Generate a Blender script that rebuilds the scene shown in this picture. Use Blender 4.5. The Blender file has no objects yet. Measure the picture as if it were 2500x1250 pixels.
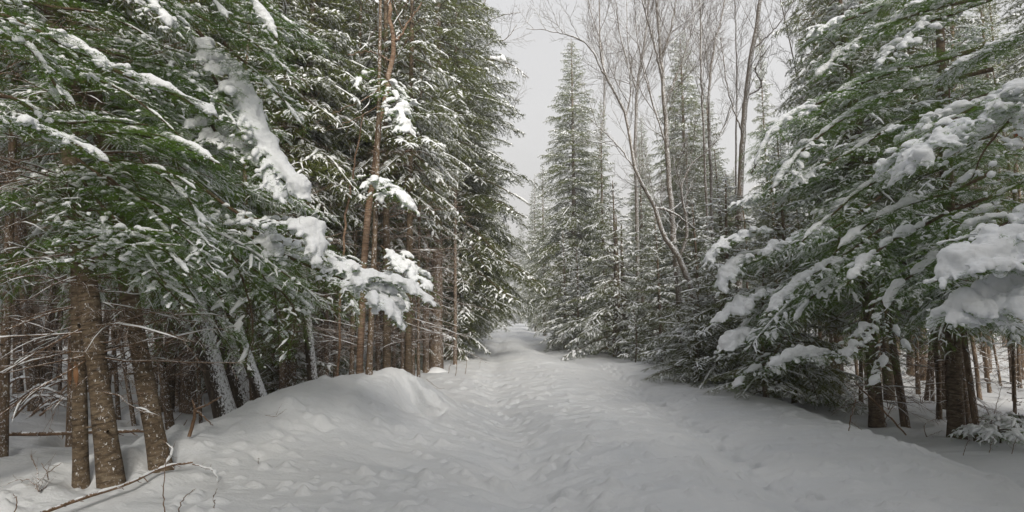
import bpy, math, time
import numpy as np
from mathutils import Matrix
T00 = time.time()
R_ = math.radians
sc = bpy.context.scene
COL = sc.collection

# ------------------------------------------------------------------ camera
F = 1300.0                       # focal length in pixels of the 2500 px wide photograph
CAMZ = 1.62
PITCH = math.atan(150.0 / F)
cam_d = bpy.data.cameras.new('camera')
cam_d.sensor_width = 36.0
cam_d.lens = 36.0 * F / 2500.0
cam_d.clip_start = 0.05
cam_d.clip_end = 2000.0
cam = bpy.data.objects.new('camera', cam_d)
COL.objects.link(cam)
cam.location = (0, 0, CAMZ)
cam.rotation_euler = (R_(90) + PITCH, 0, 0)
sc.camera = cam

# ------------------------------------------------------------------ world: overcast winter sky
SUN_EL, SUN_ROT = R_(33), R_(166)
world = bpy.data.worlds.new('World')
sc.world = world
world.use_nodes = True
wt = world.node_tree
wt.nodes.clear()
def N(tree, kind, **kw):
    n = tree.nodes.new(kind)
    for k, v in kw.items():
        setattr(n, k, v)
    return n
wo = N(wt, 'ShaderNodeOutputWorld')
wb = N(wt, 'ShaderNodeBackground')
sky = N(wt, 'ShaderNodeTexSky', sky_type='NISHITA', sun_disc=False, sun_elevation=SUN_EL, sun_rotation=SUN_ROT)
sky.air_density = 1.2
sky.dust_density = 3.0
hs = N(wt, 'ShaderNodeHueSaturation')
hs.inputs['Saturation'].default_value = 0.25
wt.links.new(sky.outputs[0], hs.inputs['Color'])
tc = N(wt, 'ShaderNodeTexCoord')
sp = N(wt, 'ShaderNodeSeparateXYZ')
wt.links.new(tc.outputs['Generated'], sp.inputs[0])
ramp = N(wt, 'ShaderNodeValToRGB')
ramp.color_ramp.elements[0].position = 0.0
ramp.color_ramp.elements[0].color = (0.86, 0.83, 0.79, 1)
ramp.color_ramp.elements[1].position = 0.75
ramp.color_ramp.elements[1].color = (0.60, 0.605, 0.63, 1)
e = ramp.color_ramp.elements.new(0.28); e.color = (0.70, 0.695, 0.69, 1)
wt.links.new(sp.outputs['Z'], ramp.inputs[0])
cl = N(wt, 'ShaderNodeTexNoise')
cl.inputs['Scale'].default_value = 2.2
cl.inputs['Detail'].default_value = 4
wt.links.new(tc.outputs['Generated'], cl.inputs['Vector'])
cm = N(wt, 'ShaderNodeMapRange')
cm.inputs[1].default_value = 0.3; cm.inputs[2].default_value = 0.7
cm.inputs[3].default_value = 0.92 * 6.9; cm.inputs[4].default_value = 1.07 * 6.9
wt.links.new(cl.outputs[0], cm.inputs[0])
vm = N(wt, 'ShaderNodeVectorMath', operation='SCALE')
wt.links.new(ramp.outputs[0], vm.inputs[0]); wt.links.new(cm.outputs[0], vm.inputs['Scale'])
mx = N(wt, 'ShaderNodeMix', data_type='RGBA')
mx.inputs[0].default_value = 0.96
wt.links.new(hs.outputs[0], mx.inputs[6]); wt.links.new(vm.outputs[0], mx.inputs[7])
wt.links.new(mx.outputs[2], wb.inputs[0])
wb.inputs[1].default_value = 0.10
wt.links.new(wb.outputs[0], wo.inputs[0])

sun_d = bpy.data.lights.new('sun', 'SUN')
sun_d.energy = 2.7
sun_d.angle = R_(18)
sun_d.color = (1.0, 0.95, 0.86)
sun = bpy.data.objects.new('sun', sun_d)
COL.objects.link(sun)
sun.rotation_euler = (R_(90) - SUN_EL, 0, R_(180) - SUN_ROT)   # veiled sun behind the camera, a little to the right

sc.view_settings.view_transform = 'Standard'
sc.view_settings.look = 'None'
sc.view_settings.gamma = 1.0
sc.view_settings.exposure = 0.85
sc.cycles.max_bounces = 6
sc.cycles.diffuse_bounces = 5
sc.cycles.transparent_max_bounces = 4
sc.cycles.volume_bounces = 0
sc.cycles.use_denoising = True

# ------------------------------------------------------------------ maths helpers
def P(px, py, d):
    """World point seen at photograph pixel (px, py), d metres ahead of the camera."""
    X, Y = (px - 1250.0) / F, (625.0 - py) / F
    c, s = math.cos(PITCH), math.sin(PITCH)
    v = np.array([X, c - Y * s, Y * c + s])
    v *= d / v[1]
    return np.array([0, 0, CAMZ]) + v

def _h(ix, iy, iz, seed):
    n = (ix.astype(np.int64) * 374761393 + iy.astype(np.int64) * 668265263 + iz.astype(np.int64) * 2147483647 + seed * 974634777) & 0xFFFFFFFF
    n = ((n ^ (n >> 13)) * 1274126177) & 0xFFFFFFFF
    n = ((n ^ (n >> 16)) * 2246822519) & 0xFFFFFFFF
    return ((n ^ (n >> 15)) & 0xFFFFFF) / float(0xFFFFFF)

def vn2(x, y, seed=0):
    fx, fy = np.floor(x), np.floor(y)
    u, v = x - fx, y - fy
    u = u * u * u * (u * (u * 6 - 15) + 10); v = v * v * v * (v * (v * 6 - 15) + 10)
    z = np.zeros_like(fx)
    a = _h(fx, fy, z, seed); b = _h(fx + 1, fy, z, seed)
    c = _h(fx, fy + 1, z, seed); d = _h(fx + 1, fy + 1, z, seed)
    return (a * (1 - u) + b * u) * (1 - v) + (c * (1 - u) + d * u) * v - 0.5

def vn3(p, seed=0):
    f = np.floor(p); w = p - f; w = w * w * (3 - 2 * w)
    r = 0
    for dx in (0, 1):
        for dy in (0, 1):
            for dz in (0, 1):
                k = (w[..., 0] if dx else 1 - w[..., 0]) * (w[..., 1] if dy else 1 - w[..., 1]) * (w[..., 2] if dz else 1 - w[..., 2])
                r = r + k * _h(f[..., 0] + dx, f[..., 1] + dy, f[..., 2] + dz, seed)
    return r - 0.5

def sst(a, b, x):
    t = np.clip((x - a) / (b - a), 0, 1)
    return t * t * (3 - 2 * t)

def unit(v):
    return v / np.maximum(np.linalg.norm(v, axis=-1, keepdims=True), 1e-9)

# ------------------------------------------------------------------ ground height
def left_edge(y):
    return np.interp(y, [0, 4, 9, 14, 24, 40, 60, 100], [-3.2, -2.9, -2.3, -2.3, -2.3, -2.0, -1.8, -.7])
def right_edge(y):
    return np.interp(y, [0, 4, 7.3, 11, 17, 22, 26, 30, 40, 60, 100], [4.4, 4.4, 4.9, 5.2, 5.1, 5.0, 3.7, 2.6, 1.7, 1.3, 2.4])
RNG = np.random.default_rng(5)
_bumps = []
for k in range(2400):       # clumps dropped from the branches, small drift bumps
    y = 3.0 + 14 * RNG.random() ** 1.4
    x = RNG.uniform(-4.5, 5.5)
    r = RNG.uniform(0.018, 0.055) * (0.9 + y * 0.03)
    if x < -1 and 5.6 < y < 10 and RNG.random() < .5: continue
    _bumps.append((x, y, r * RNG.uniform(1.0, 2.2), r * RNG.uniform(0.7, 1.2), r * RNG.uniform(0.3, 0.8) * (1.5 if y < 7.5 else 1.0), RNG.uniform(-0.5, 0.5)))
for k in range(46):        # an old line of footprints in the right-hand rut
    y = 4.2 + k * 0.33 + RNG.normal() * 0.05
    x = np.interp(y, [4, 7, 11, 17], [2.55, 2.8, 3.0, 3.2]) + (0.09 if k % 2 else -0.09) + RNG.normal() * 0.04
    _bumps.append((x, y, 0.07, 0.13, -0.12 * RNG.uniform(0.6, 1.2), 0.1))
    _bumps.append((x + 0.02, y - 0.2, 0.08, 0.07, 0.025, 0.1))
for (bx, by, n) in ((-2.6, 7.0, 16), (-3.3, 6.3, 10), (-0.3, 5.2, 9), (0.1, 8.0, 8), (0.0, 11, 10), (-.3, 14, 12), (2.9, 12, 10), (.3, 6.3, 8)):   # disturbed patches
    for k in range(n):
        _bumps.append((bx + RNG.normal() * 0.45, by + RNG.normal() * 0.35, RNG.uniform(.05, .12), RNG.uniform(.05, .12), RNG.choice([-1, 1]) * RNG.uniform(.02, .06), RNG.uniform(-1, 1)))

CREST = np.array([[-6.2, 3.6, 0.02], [-5.0, 4.6, .08], [-3.9, 5.9, .17], [-3.35, 7.0, .44], [-2.95, 8.0, .62], [-2.15, 9.25, .72], [-1.70, 9.5, .62], [-1.35, 9.5, .34]])

CS = []
_c = []
for _i in range(len(CREST) - 1):
    for _t in np.linspace(0, 1, 5)[:-1]: _c.append(CREST[_i] * (1 - _t) + CREST[_i + 1] * _t)
_c.append(CREST[-1]); _c = np.array(_c)
for _k in range(3): _c[1:-1] = (_c[:-2] + 2 * _c[1:-1] + _c[2:]) / 4
_L = np.concatenate([[0], np.cumsum(np.linalg.norm(np.diff(_c[:, :2], axis=0), axis=1))])
_c = np.stack([np.interp(np.arange(0, _L[-1] + .01, .25), _L, _c[:, q]) for q in range(3)], 1)
_tg = np.gradient(_c[:, :2], axis=0); _tg /= np.linalg.norm(_tg, axis=1, keepdims=True)
CS = [(a[0], a[1], a[2] * .80, t[0], t[1]) for a, t in zip(_c, _tg)]

def gh(x, y, fine=True):
    x = np.asarray(x, float); y = np.asarray(y, float)
    le, re = left_edge(y), right_edge(y)
    path = sst(le - 1.2, le + 0.1, x) * (1 - sst(re - 0.1, re + 1.3, x))
    leftz = -0.10 + 0.35 * vn2(x * .35, y * .35, 3) + 0.10 * vn2(x * 1.3, y * 1.3, 4)
    rightz = -0.46 + 0.25 * vn2(x * .35, y * .35, 5) + 0.08 * vn2(x * 1.3, y * 1.3, 6)
    rightz = rightz + 0.25 * sst(18, 26, y)
    side = np.where(x < 1.0, leftz, rightz)
    z = side * (1 - path)
    # raised shoulder on the right edge
    z = z + 0.10 * np.exp(-((x - re + 0.35) / 0.5) ** 2) * (0.5 + vn2(x * .4 + 9, y * .5, 8))
    # ruts and crown of the trail
    cx = np.interp(y, [0, 4.9, 7.3, 11.2, 16.6, 30, 60, 100], [.3, .19, .11, -.3, -.6, -.8, -.6, -.3])
    cx2 = np.interp(y, [0, 4.9, 7.3, 11.2, 16.6, 22, 30, 60, 100], [2.5, 2.6, 2.8, 3.0, 2.9, 2.2, 1.2, .4, .6])
    wob = 0.25 * vn2(x * 0 + 1.5, y * .35, 11)
    fade = np.exp(-np.maximum(y - 30, 0) / 40)
    z = z - 0.15 * np.exp(-((x - cx - wob) / 0.42) ** 2) * path * fade
    z = z - 0.13 * np.exp(-((x - cx2 - wob) / 0.42) ** 2) * path * fade
    z = z + 0.10 * np.exp(-((x - (cx + cx2) / 2) / 0.7) ** 2) * path * fade
    # long swells along the way, then wind ripples lying across it
    z = z + 0.16 * vn2(x * .18 + 5, y * .28, 12) * path
    wx = x + .5 * vn2(x * .9, y * .9, 21)
    wy = y + 0.35 * np.sin(x * .9 + 1) + .5 * vn2(x * .7, y * .7, 22)
    bank = np.exp(-(((x + 2.3) * .89 - (y - 8) * .46) / 1.7) ** 4 - (((x + 2.6) * .46 + (y - 8) * .89) / 3.0) ** 4)
    amp = (1 - .93 * bank) * (0.35 + 1.1 * np.clip(vn2(x * .5, y * .5, 23) + .45, 0, 1))
    rip = vn2(wx * .75, wy * 3.0, 13)
    z = z + (0.13 + .05 * (1 - sst(6, 10, y)) * sst(-.5, 1, x)) * amp * (np.abs(rip) * -1 + .18) * (0.35 + 0.65 * path)
    if fine:
        z = z + 0.060 * vn2(wx * 1.6, wy * 7.5, 14) * amp * (0.4 + .6 * path) + 0.016 * vn2(wx * 6, wy * 18, 15) + 0.006 * vn2(x * 28, y * 28, 16)
    # ploughed-up bank on the left
    tot = np.zeros(x.shape)
    for (ax, ay, h, tx, ty) in CS:
        dx, dy = x - ax, y - ay
        sg = tx * dy - ty * dx
        al = tx * dx + ty * dy
        w = 1.20 - .55 * sst(-.25, .35, sg)          # steep towards the wood, gentle towards the trail
        w = w * (1 - .38 * sst(-2.6, -1.7, ax))
        tot = tot + (h * np.exp(-((sg / w) ** 2 + (al / .55) ** 2) * .9)) ** 3
    hb = 1.02 * tot ** (1 / 3.0)
    prof = sst(.02, .25, hb)
    z = z + np.maximum(hb - .5 * np.maximum(z, -.05), 0) * (1 + .14 * vn2(x * 1.5, y * 1.5, 31))
    z = z + prof * (.030 * vn2(x * 3.5, y * 3.5, 41) + .014 * vn2(x * 13, y * 13, 42))
    # hollow scooped under the end of the bank
    m = sst(-1.98, -1.62, x) * (1 - sst(-1.16, -1.0, x)) * sst(7.8, 8.5, y)
    wig = .05 * np.sin(x * 9 + .5) + .05 * vn2(x * 7, y * 0 + 2.5, 34) - .14 * sst(-1.5, -1.95, x)
    wall = 1 - sst(8.84, 9.10, y + wig)
    tgt = .055 + .03 * vn2(x * 5, y * 5, 35)
    z = z + (np.minimum(z, np.maximum(tgt, z - .24)) - z) * m * wall
    wz = m * sst(8.84, 8.92, y + wig) * (1 - sst(9.10, 9.3, y + wig))
    z = z + wz * (.10 * vn2(x * 10, y * 12, 33) + .05 * vn2(x * 23, y * 24, 36))
    sl = sst(-1.72, -1.6, x) * (1 - sst(-1.32, -1.18, x))
    z = z - .22 * sl * np.exp(-((y + wig - 8.87) / .04) ** 2)
    if fine:
        zz = z
        for (bx, by, rx, ry, hgt, a) in _bumps:
            if x.ndim == 2:
                i0, i1 = np.searchsorted(x[0], [bx - 3 * rx - 3 * ry, bx + 3 * rx + 3 * ry])
                j0, j1 = np.searchsorted(y[:, 0], [by - 3 * rx - 3 * ry, by + 3 * rx + 3 * ry])
                if i1 <= i0 or j1 <= j0: continue
                X = x[j0:j1, i0:i1] - bx; Y = y[j0:j1, i0:i1] - by
                c, s = math.cos(a), math.sin(a)
                u = (X * c + Y * s) / rx; v = (-X * s + Y * c) / ry
                zz[j0:j1, i0:i1] += hgt * np.exp(-(u * u + v * v) ** 1.7)
        z = zz
    far = sst(60, 200, np.hypot(x, y))
    return z * (1 - far)

def g1(x, y):
    return float(gh(np.array([x]), np.array([y]), False)[0])

# ------------------------------------------------------------------ mesh helpers
class Acc:
    def __init__(s): s.v = []; s.f = []; s.m = []; s.n = 0
    def add(s, v, f, mat=0):
        v = np.asarray(v, np.float32).reshape(-1, 3)
        if len(v) == 0: return
        s.v.append(v); s.f.append((np.asarray(f, np.int64) + s.n)); s.m.append(mat); s.n += len(v)

def make_mesh(name, acc, mats, flat=False):
    me = bpy.data.meshes.new(name)
    if acc.n:
        V = np.concatenate(acc.v)
        li = np.concatenate([f.ravel() for f in acc.f])
        tot = np.concatenate([np.full(len(f), f.shape[1]) for f in acc.f])
        mi = np.concatenate([np.full(len(f), m) for f, m in zip(acc.f, acc.m)])
        st = np.concatenate([[0], np.cumsum(tot)[:-1]])
        me.vertices.add(len(V)); me.vertices.foreach_set('co', V.ravel())
        me.loops.add(len(li)); me.loops.foreach_set('vertex_index', li.astype(np.int32))
        me.polygons.add(len(tot)); me.polygons.foreach_set('loop_start', st.astype(np.int32))
        me.polygons.foreach_set('material_index', mi.astype(np.int32))
        me.update(calc_edges=True)
    for m in mats: me.materials.append(m)
    if flat: me.shade_flat()
    return me

def link(name, data, parent=None, loc=None):
    o = bpy.data.objects.new(name, data)
    COL.objects.link(o)
    if parent is not None: o.parent = parent
    if loc is not None: o.location = loc
    return o

def tag(o, label=None, cat=None, group=None, kind=None):
    if label: o['label'] = label
    if cat: o['category'] = cat
    if group: o['group'] = group
    if kind: o['kind'] = kind
    return o

ZH = np.array([0, 0, 1.0])
def frames(Pl):
    T = unit(np.gradient(Pl, axis=1))
    S = np.cross(T, ZH)
    n = np.linalg.norm(S, axis=-1, keepdims=True)
    alt = np.cross(T, np.array([0.25, 1.0, 0]))
    steep = n.mean(1, keepdims=True) < .42
    S = np.where(steep | (n < .04), alt, S)
    S = unit(S)
    return T, S, np.cross(S, T)

def tubes(acc, Pl, Rr, S=5, flat=1.0, lift=0.0, mat=0, base=None):
    if len(Pl) == 0: return
    Nn, K, _ = Pl.shape
    T, Sd, U = frames(Pl)
    a = np.arange(S) * 2 * np.pi / S + .3
    ca, sa = np.cos(a), np.sin(a)
    R = Rr[:, :, None, None]
    V = Pl[:, :, None, :] + Sd[:, :, None, :] * ca[None, None, :, None] * R + U[:, :, None, :] * (sa * flat)[None, None, :, None] * R
    V[..., 2] += lift * Rr[:, :, None]
    if base is not None:      # sits on the needles: flat underneath
        zb = Pl[:, :, None, 2] + base * Rr[:, :, None]
        V[..., 2] = np.maximum(V[..., 2], zb)
    idx = np.arange(Nn * K * S).reshape(Nn, K, S)
    a0 = idx[:, :-1, :]; a1 = idx[:, 1:, :]
    f = np.stack([a0, np.roll(a0, -1, 2), np.roll(a1, -1, 2), a1], -1).reshape(-1, 4)
    acc.add(V, f, mat)

def interp(Pl, idx, s):
    K = Pl.shape[1]
    f = np.clip(s, 0, 1) * (K - 1)
    i = np.minimum(f.astype(int), K - 2)
    w = (f - i)[..., None]
    return Pl[idx, i] * (1 - w) + Pl[idx, i + 1] * w, Pl[idx, i + 1] - Pl[idx, i]

def plen(Pl):
    return np.linalg.norm(np.diff(Pl, axis=1), axis=-1).sum(1)

def spawn(rng, Pl, sp, s0, s1, ang, lenfn, droop, K=4, lift=0.0, planar=True, maxn=60, jit=.12):
    """Side shoots, alternately left and right of every parent polyline."""
    L = plen(Pl)
    cnt = np.clip(np.round(L * (s1 - s0) / sp), 1, maxn).astype(int)
    idx = np.repeat(np.arange(len(Pl)), cnt)
    j = np.concatenate([np.arange(c) for c in cnt])
    s = s0 + (s1 - s0) * (j + .5 + rng.uniform(-.3, .3, len(j))) / cnt[idx]
    p, t = interp(Pl, idx, s)
    t = unit(t)
    sd = np.cross(t, ZH)
    n = np.linalg.norm(sd, axis=-1, keepdims=True)
    sd = unit(np.where(n > .2, sd, np.cross(t, np.array([.3, 1.0, 0]))))
    if not planar:
        U = np.cross(sd, t); a = rng.uniform(0, 2 * np.pi, len(j))[:, None]
        sd = sd * np.cos(a) + U * np.sin(a)
    else:
        sd = sd * np.where(j % 2 == 0, 1, -1)[:, None]
    an = R_(ang) * rng.uniform(.75, 1.2, len(j))[:, None]
    d = unit(t * np.cos(an) + sd * np.sin(an) + rng.normal(0, jit, (len(j), 3)) + np.array([0, 0, lift]))
    ln = lenfn(s, L[idx], rng)
    tt = np.linspace(0, 1, K)[None, :, None]
    Q = p[:, None] + d[:, None] * ln[:, None, None] * tt
    Q[..., 2] -= (droop * ln)[:, None] * tt[..., 0] ** 2
    return Q, idx, s

def needles(acc, rng, Pl, dens, ln, w, mat=0, flatness=.55, s0=0.0, maxn=80):
    L = plen(Pl) * (1 - s0)
    cnt = np.clip(np.round(L * dens + rng.uniform(-.5, .5, len(L))), 1, maxn).astype(int)
    idx = np.repeat(np.arange(len(Pl)), cnt)
    s = s0 + (1 - s0) * rng.random(len(idx))
    p, t = interp(Pl, idx, s); t = unit(t)
    sd = np.cross(t, ZH); n = np.linalg.norm(sd, axis=-1, keepdims=True)
    sd = unit(np.where(n > .2, sd, np.cross(t, np.array([.3, 1.0, 0]))))
    U = np.cross(sd, t)
    sign = rng.choice([-1, 1], len(idx))
    a = rng.normal(0, flatness * 1.6, len(idx))
    rad = sd * (np.cos(a) * sign)[:, None] + U * np.sin(a)[:, None]
    d = unit(t * rng.uniform(.4, .9, len(idx))[:, None] + rad)
    l = ln * rng.uniform(.7, 1.2, len(idx))[:, None]
    wv = unit(np.cross(d, unit(rng.normal(0, 1, (len(idx), 3)))))
    b = p + rad * 0.002
    V = np.stack([b - wv * w / 2, b + wv * w / 2, b + d * l], 1)
    acc.add(V, np.arange(len(idx) * 3).reshape(-1, 3), mat)

def snow_on(acc, rng, Pl, r, K=5, S=6, flat=.8, a=0.0, b=1.0, lift=.7, seed=1, rough=.35):
    """Lumpy rolls of snow lying along the upper side of the given twigs; r is one radius per twig."""
    if len(Pl) == 0: return
    n = len(Pl)
    s = np.linspace(0, 1, K)[None, :] * np.ones((n, 1))
    if np.isscalar(a): a = np.full(n, a)
    if np.isscalar(b): b = np.full(n, b)
    ss = a[:, None] + (b - a)[:, None] * s
    Q, t = interp(Pl, np.arange(n)[:, None] * np.ones((1, K), int), ss)
    hz = np.sqrt(np.clip(1 - unit(t)[..., 2] ** 2, .08, 1))
    Rr = r[:, None] * np.clip(np.sin(np.pi * (s * .94 + .03)), 0, 1) ** .45 * hz * (1 + rng.uniform(-rough, rough, (n, K)))
    Rr[:, 0] *= .45; Rr[:, -1] *= .5
    tubes(acc, Q, Rr, S, flat, lift, base=.12)

def crpath(pts, K):
    """Smooth resampling of a few control points."""
    p = np.asarray(pts, float)
    q = np.vstack([2 * p[0] - p[1], p, 2 * p[-1] - p[-2]])
    out = []
    n = len(p) - 1
    for u in np.linspace(0, n, K):
        i = min(int(u), n - 1); t = u - i
        a, b, c, d = q[i], q[i + 1], q[i + 2], q[i + 3]
        out.append(.5 * (2 * b + (c - a) * t + (2 * a - 5 * b + 4 * c - d) * t * t + (-a + 3 * b - 3 * c + d) * t ** 3))
    return np.array(out)

# ------------------------------------------------------------------ materials
def new_mat(name):
    m = bpy.data.materials.new(name); m.use_nodes = True
    t = m.node_tree; b = t.nodes['Principled BSDF']
    return m, t, b

def noise(t, scale, detail=3, coord='Object', stretch=None, rough=.6):
    c = N(t, 'ShaderNodeTexCoord'); n = N(t, 'ShaderNodeTexNoise')
    n.inputs['Scale'].default_value = scale; n.inputs['Detail'].default_value = detail; n.inputs['Roughness'].default_value = rough
    if stretch:
        mp = N(t, 'ShaderNodeMapping'); mp.inputs['Scale'].default_value = stretch
        t.links.new(c.outputs[coord], mp.inputs[0]); t.links.new(mp.outputs[0], n.inputs['Vector'])
    else:
        t.links.new(c.outputs[coord], n.inputs['Vector'])
    return n

def rampn(t, src, stops):
    r = N(t, 'ShaderNodeValToRGB')
    el = r.color_ramp.elements
    el[0].position, el[0].color = stops[0][0], (*stops[0][1], 1)
    el[1].position, el[1].color = stops[-1][0], (*stops[-1][1], 1)
    for p, c in stops[1:-1]:
        e = el.new(p); e.color = (*c, 1)
    t.links.new(src, r.inputs[0])
    return r

def needle_mat(name, c0, c1, c2):
    m, t, b = new_mat(name)
    n = noise(t, 1.1, 3); n2 = noise(t, 9.0, 2)
    ma = N(t, 'ShaderNodeMath', operation='MULTIPLY_ADD'); ma.inputs[1].default_value = .45
    t.links.new(n2.outputs[0], ma.inputs[0])
    mb = N(t, 'ShaderNodeMath', operation='MULTIPLY_ADD'); mb.inputs[1].default_value = .7; mb.inputs[2].default_value = -.08
    t.links.new(n.outputs[0], mb.inputs[0]); t.links.new(mb.outputs[0], ma.inputs[2])
    r = rampn(t, ma.outputs[0], [(.28, c0), (.5, c1), (.75, c2)])
    oi = N(t, 'ShaderNodeObjectInfo')
    h = N(t, 'ShaderNodeHueSaturation')
    mr = N(t, 'ShaderNodeMapRange'); mr.inputs[3].default_value = .8; mr.inputs[4].default_value = 1.2
    t.links.new(oi.outputs['Random'], mr.inputs[0]); t.links.new(mr.outputs[0], h.inputs['Value'])
    t.links.new(r.outputs[0], h.inputs['Color'])
    t.links.new(h.outputs[0], b.inputs['Base Color'])
    b.inputs['Roughness'].default_value = .55
    b.inputs['Specular IOR Level'].default_value = .3
    tr = N(t, 'ShaderNodeBsdfTranslucent'); ms = N(t, 'ShaderNodeMixShader'); ms.inputs[0].default_value = .42
    t.links.new(h.outputs[0], tr.inputs[0]); t.links.new(b.outputs[0], ms.inputs[1]); t.links.new(tr.outputs[0], ms.inputs[2])
    t.links.new(ms.outputs[0], t.nodes['Material Output'].inputs[0])
    return m

M = {}
M['needle_fir'] = needle_mat('fir_needles', (.060, .130, .016), (.115, .215, .026), (.21, .32, .050))
M['needle_spruce'] = needle_mat('spruce_needles', (.085, .110, .028), (.145, .175, .045), (.23, .235, .065))
M['needle_dark'] = needle_mat('far_needles', (.042, .052, .028), (.062, .076, .040), (.095, .105, .055))

def snow_mat(name, ground=False):
    m, t, b = new_mat(name)
    n = noise(t, 1.2, 4)
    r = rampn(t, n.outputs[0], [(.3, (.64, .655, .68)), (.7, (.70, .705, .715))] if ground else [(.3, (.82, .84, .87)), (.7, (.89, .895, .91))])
    t.links.new(r.outputs[0], b.inputs['Base Color'])
    b.inputs['Roughness'].default_value = .75
    b.inputs['Specular IOR Level'].default_value = .2
    g = noise(t, 160.0, 2); bp = N(t, 'ShaderNodeBump')
    bp.inputs['Strength'].default_value = .35; bp.inputs['Distance'].default_value = .004
    if ground:
        g2 = noise(t, 22.0, 5, stretch=(1, 1.6, 1)); bp2 = N(t, 'ShaderNodeBump')
        bp2.inputs['Strength'].default_value = .5; bp2.inputs['Distance'].default_value = .032
        t.links.new(g2.outputs[0], bp2.inputs['Height']); t.links.new(bp2.outputs[0], bp.inputs['Normal'])
        bp.inputs['Distance'].default_value = .006
    else:
        g2 = noise(t, 34.0, 3); bp2 = N(t, 'ShaderNodeBump')
        bp2.inputs['Strength'].default_value = .6; bp2.inputs['Distance'].default_value = .014
        t.links.new(g2.outputs[0], bp2.inputs['Height']); t.links.new(bp2.outputs[0], bp.inputs['Normal'])
    t.links.new(g.outputs[0], bp.inputs['Height']); t.links.new(bp.outputs[0], b.inputs['Normal'])
    return m
M['snow'] = snow_mat('branch_snow')
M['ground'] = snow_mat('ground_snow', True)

def bark_mat(name, c0, c1, c2, stretch=(9, 9, 2.2), snow=0.0, snowdir=(0.4, -.6, .75), bands=False, sthr=.15):
    m, t, b = new_mat(name)
    n = noise(t, 3.2, 6, stretch=stretch, rough=.7)
    n2 = noise(t, 1.4, 3)
    ma = N(t, 'ShaderNodeMath', operation='MULTIPLY_ADD'); ma.inputs[1].default_value = .4
    t.links.new(n2.outputs[0], ma.inputs[0]); 
    mb = N(t, 'ShaderNodeMath', operation='MULTIPLY_ADD'); mb.inputs[1].default_value = .9; mb.inputs[2].default_value = -.18
    t.links.new(n.outputs[0], mb.inputs[0]); t.links.new(mb.outputs[0], ma.inputs[2])
    r = rampn(t, ma.outputs[0], [(.32, c0), (.5, c1), (.7, c2)])
    col = r.outputs[0]
    if bands:
        nb = noise(t, 2.0, 4, stretch=(1.5, 1.5, 26), rough=.75)
        rb = rampn(t, nb.outputs[0], [(.56, (0, 0, 0)), (.64, (1, 1, 1))])
        mm = N(t, 'ShaderNodeMix', data_type='RGBA')
        t.links.new(rb.outputs[0], mm.inputs[0]); t.links.new(col, mm.inputs[6]); mm.inputs[7].default_value = (c0[0] * .6, c0[1] * .6, c0[2] * .6, 1)
        col = mm.outputs[2]
    bp = N(t, 'ShaderNodeBump'); bp.inputs['Strength'].default_value = .9; bp.inputs['Distance'].default_value = .02
    t.links.new(n.outputs[0], bp.inputs['Height'])
    if snow > 0:
        geo = N(t, 'ShaderNodeNewGeometry')
        dt = N(t, 'ShaderNodeVectorMath', operation='DOT_PRODUCT'); dt.inputs[1].default_value = snowdir
        t.links.new(geo.outputs['Normal'], dt.inputs[0])
        ns = noise(t, 42.0, 5, stretch=(1, 1, .7), rough=.75)
        a1 = N(t, 'ShaderNodeMath', operation='MULTIPLY_ADD'); a1.inputs[1].default_value = snow
        t.links.new(dt.outputs['Value'], a1.inputs[0]); t.links.new(ns.outputs[0], a1.inputs[2])
        rs = rampn(t, a1.outputs[0], [(.5 + sthr, (0, 0, 0)), (.56 + sthr, (1, 1, 1))])
        mm = N(t, 'ShaderNodeMix', data_type='RGBA')
        t.links.new(rs.outputs[0], mm.inputs[0]); t.links.new(col, mm.inputs[6]); mm.inputs[7].default_value = (.84, .85, .88, 1)
        col = mm.outputs[2]
    t.links.new(col, b.inputs['Base Color']); t.links.new(bp.outputs[0], b.inputs['Normal'])
    b.inputs['Roughness'].default_value = .9; b.inputs['Specular IOR Level'].default_value = .1
    return m
M['bark'] = bark_mat('conifer_bark', (.06, .042, .028), (.17, .118, .076), (.30, .235, .165), snow=.14, sthr=.15)
M['bark_band'] = bark_mat('smooth_fir_bark', (.055, .040, .027), (.155, .115, .077), (.29, .24, .175), stretch=(4, 4, 9), bands=True, snow=.12, sthr=.185)
M['bark_lean'] = bark_mat('snow_plastered_bark', (.03, .024, .018), (.08, .062, .046), (.15, .13, .10), snow=.30, snowdir=(.80, -.30, .50), sthr=.19)
M['birch'] = bark_mat('papery_birch_bark', (.10, .062, .042), (.25, .165, .11), (.50, .41, .34), stretch=(2.5, 2.5, 14), bands=True, snow=.12, sthr=.2)
M['scar'] = bark_mat('raw_wood', (.13, .065, .035), (.24, .125, .065), (.36, .22, .13))
M['twig'] = bark_mat('twig_bark', (.05, .034, .022), (.11, .075, .048), (.18, .13, .09))
M['deadtwig'] = bark_mat('dead_twig', (.10, .062, .038), (.21, .135, .085), (.32, .23, .16), snow=.25, snowdir=(0, 0, 1), sthr=.16)
M['grey'] = bark_mat('grey_hardwood_bark', (.08, .062, .046), (.16, .13, .10), (.28, .24, .20), snow=.25, snowdir=(.3, -.5, .8), sthr=.13)
M['leaf'] = bark_mat('dead_leaf', (.2, .05, .02), (.35, .10, .04), (.45, .16, .06))
print('setup', round(time.time() - T00, 1))

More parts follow.
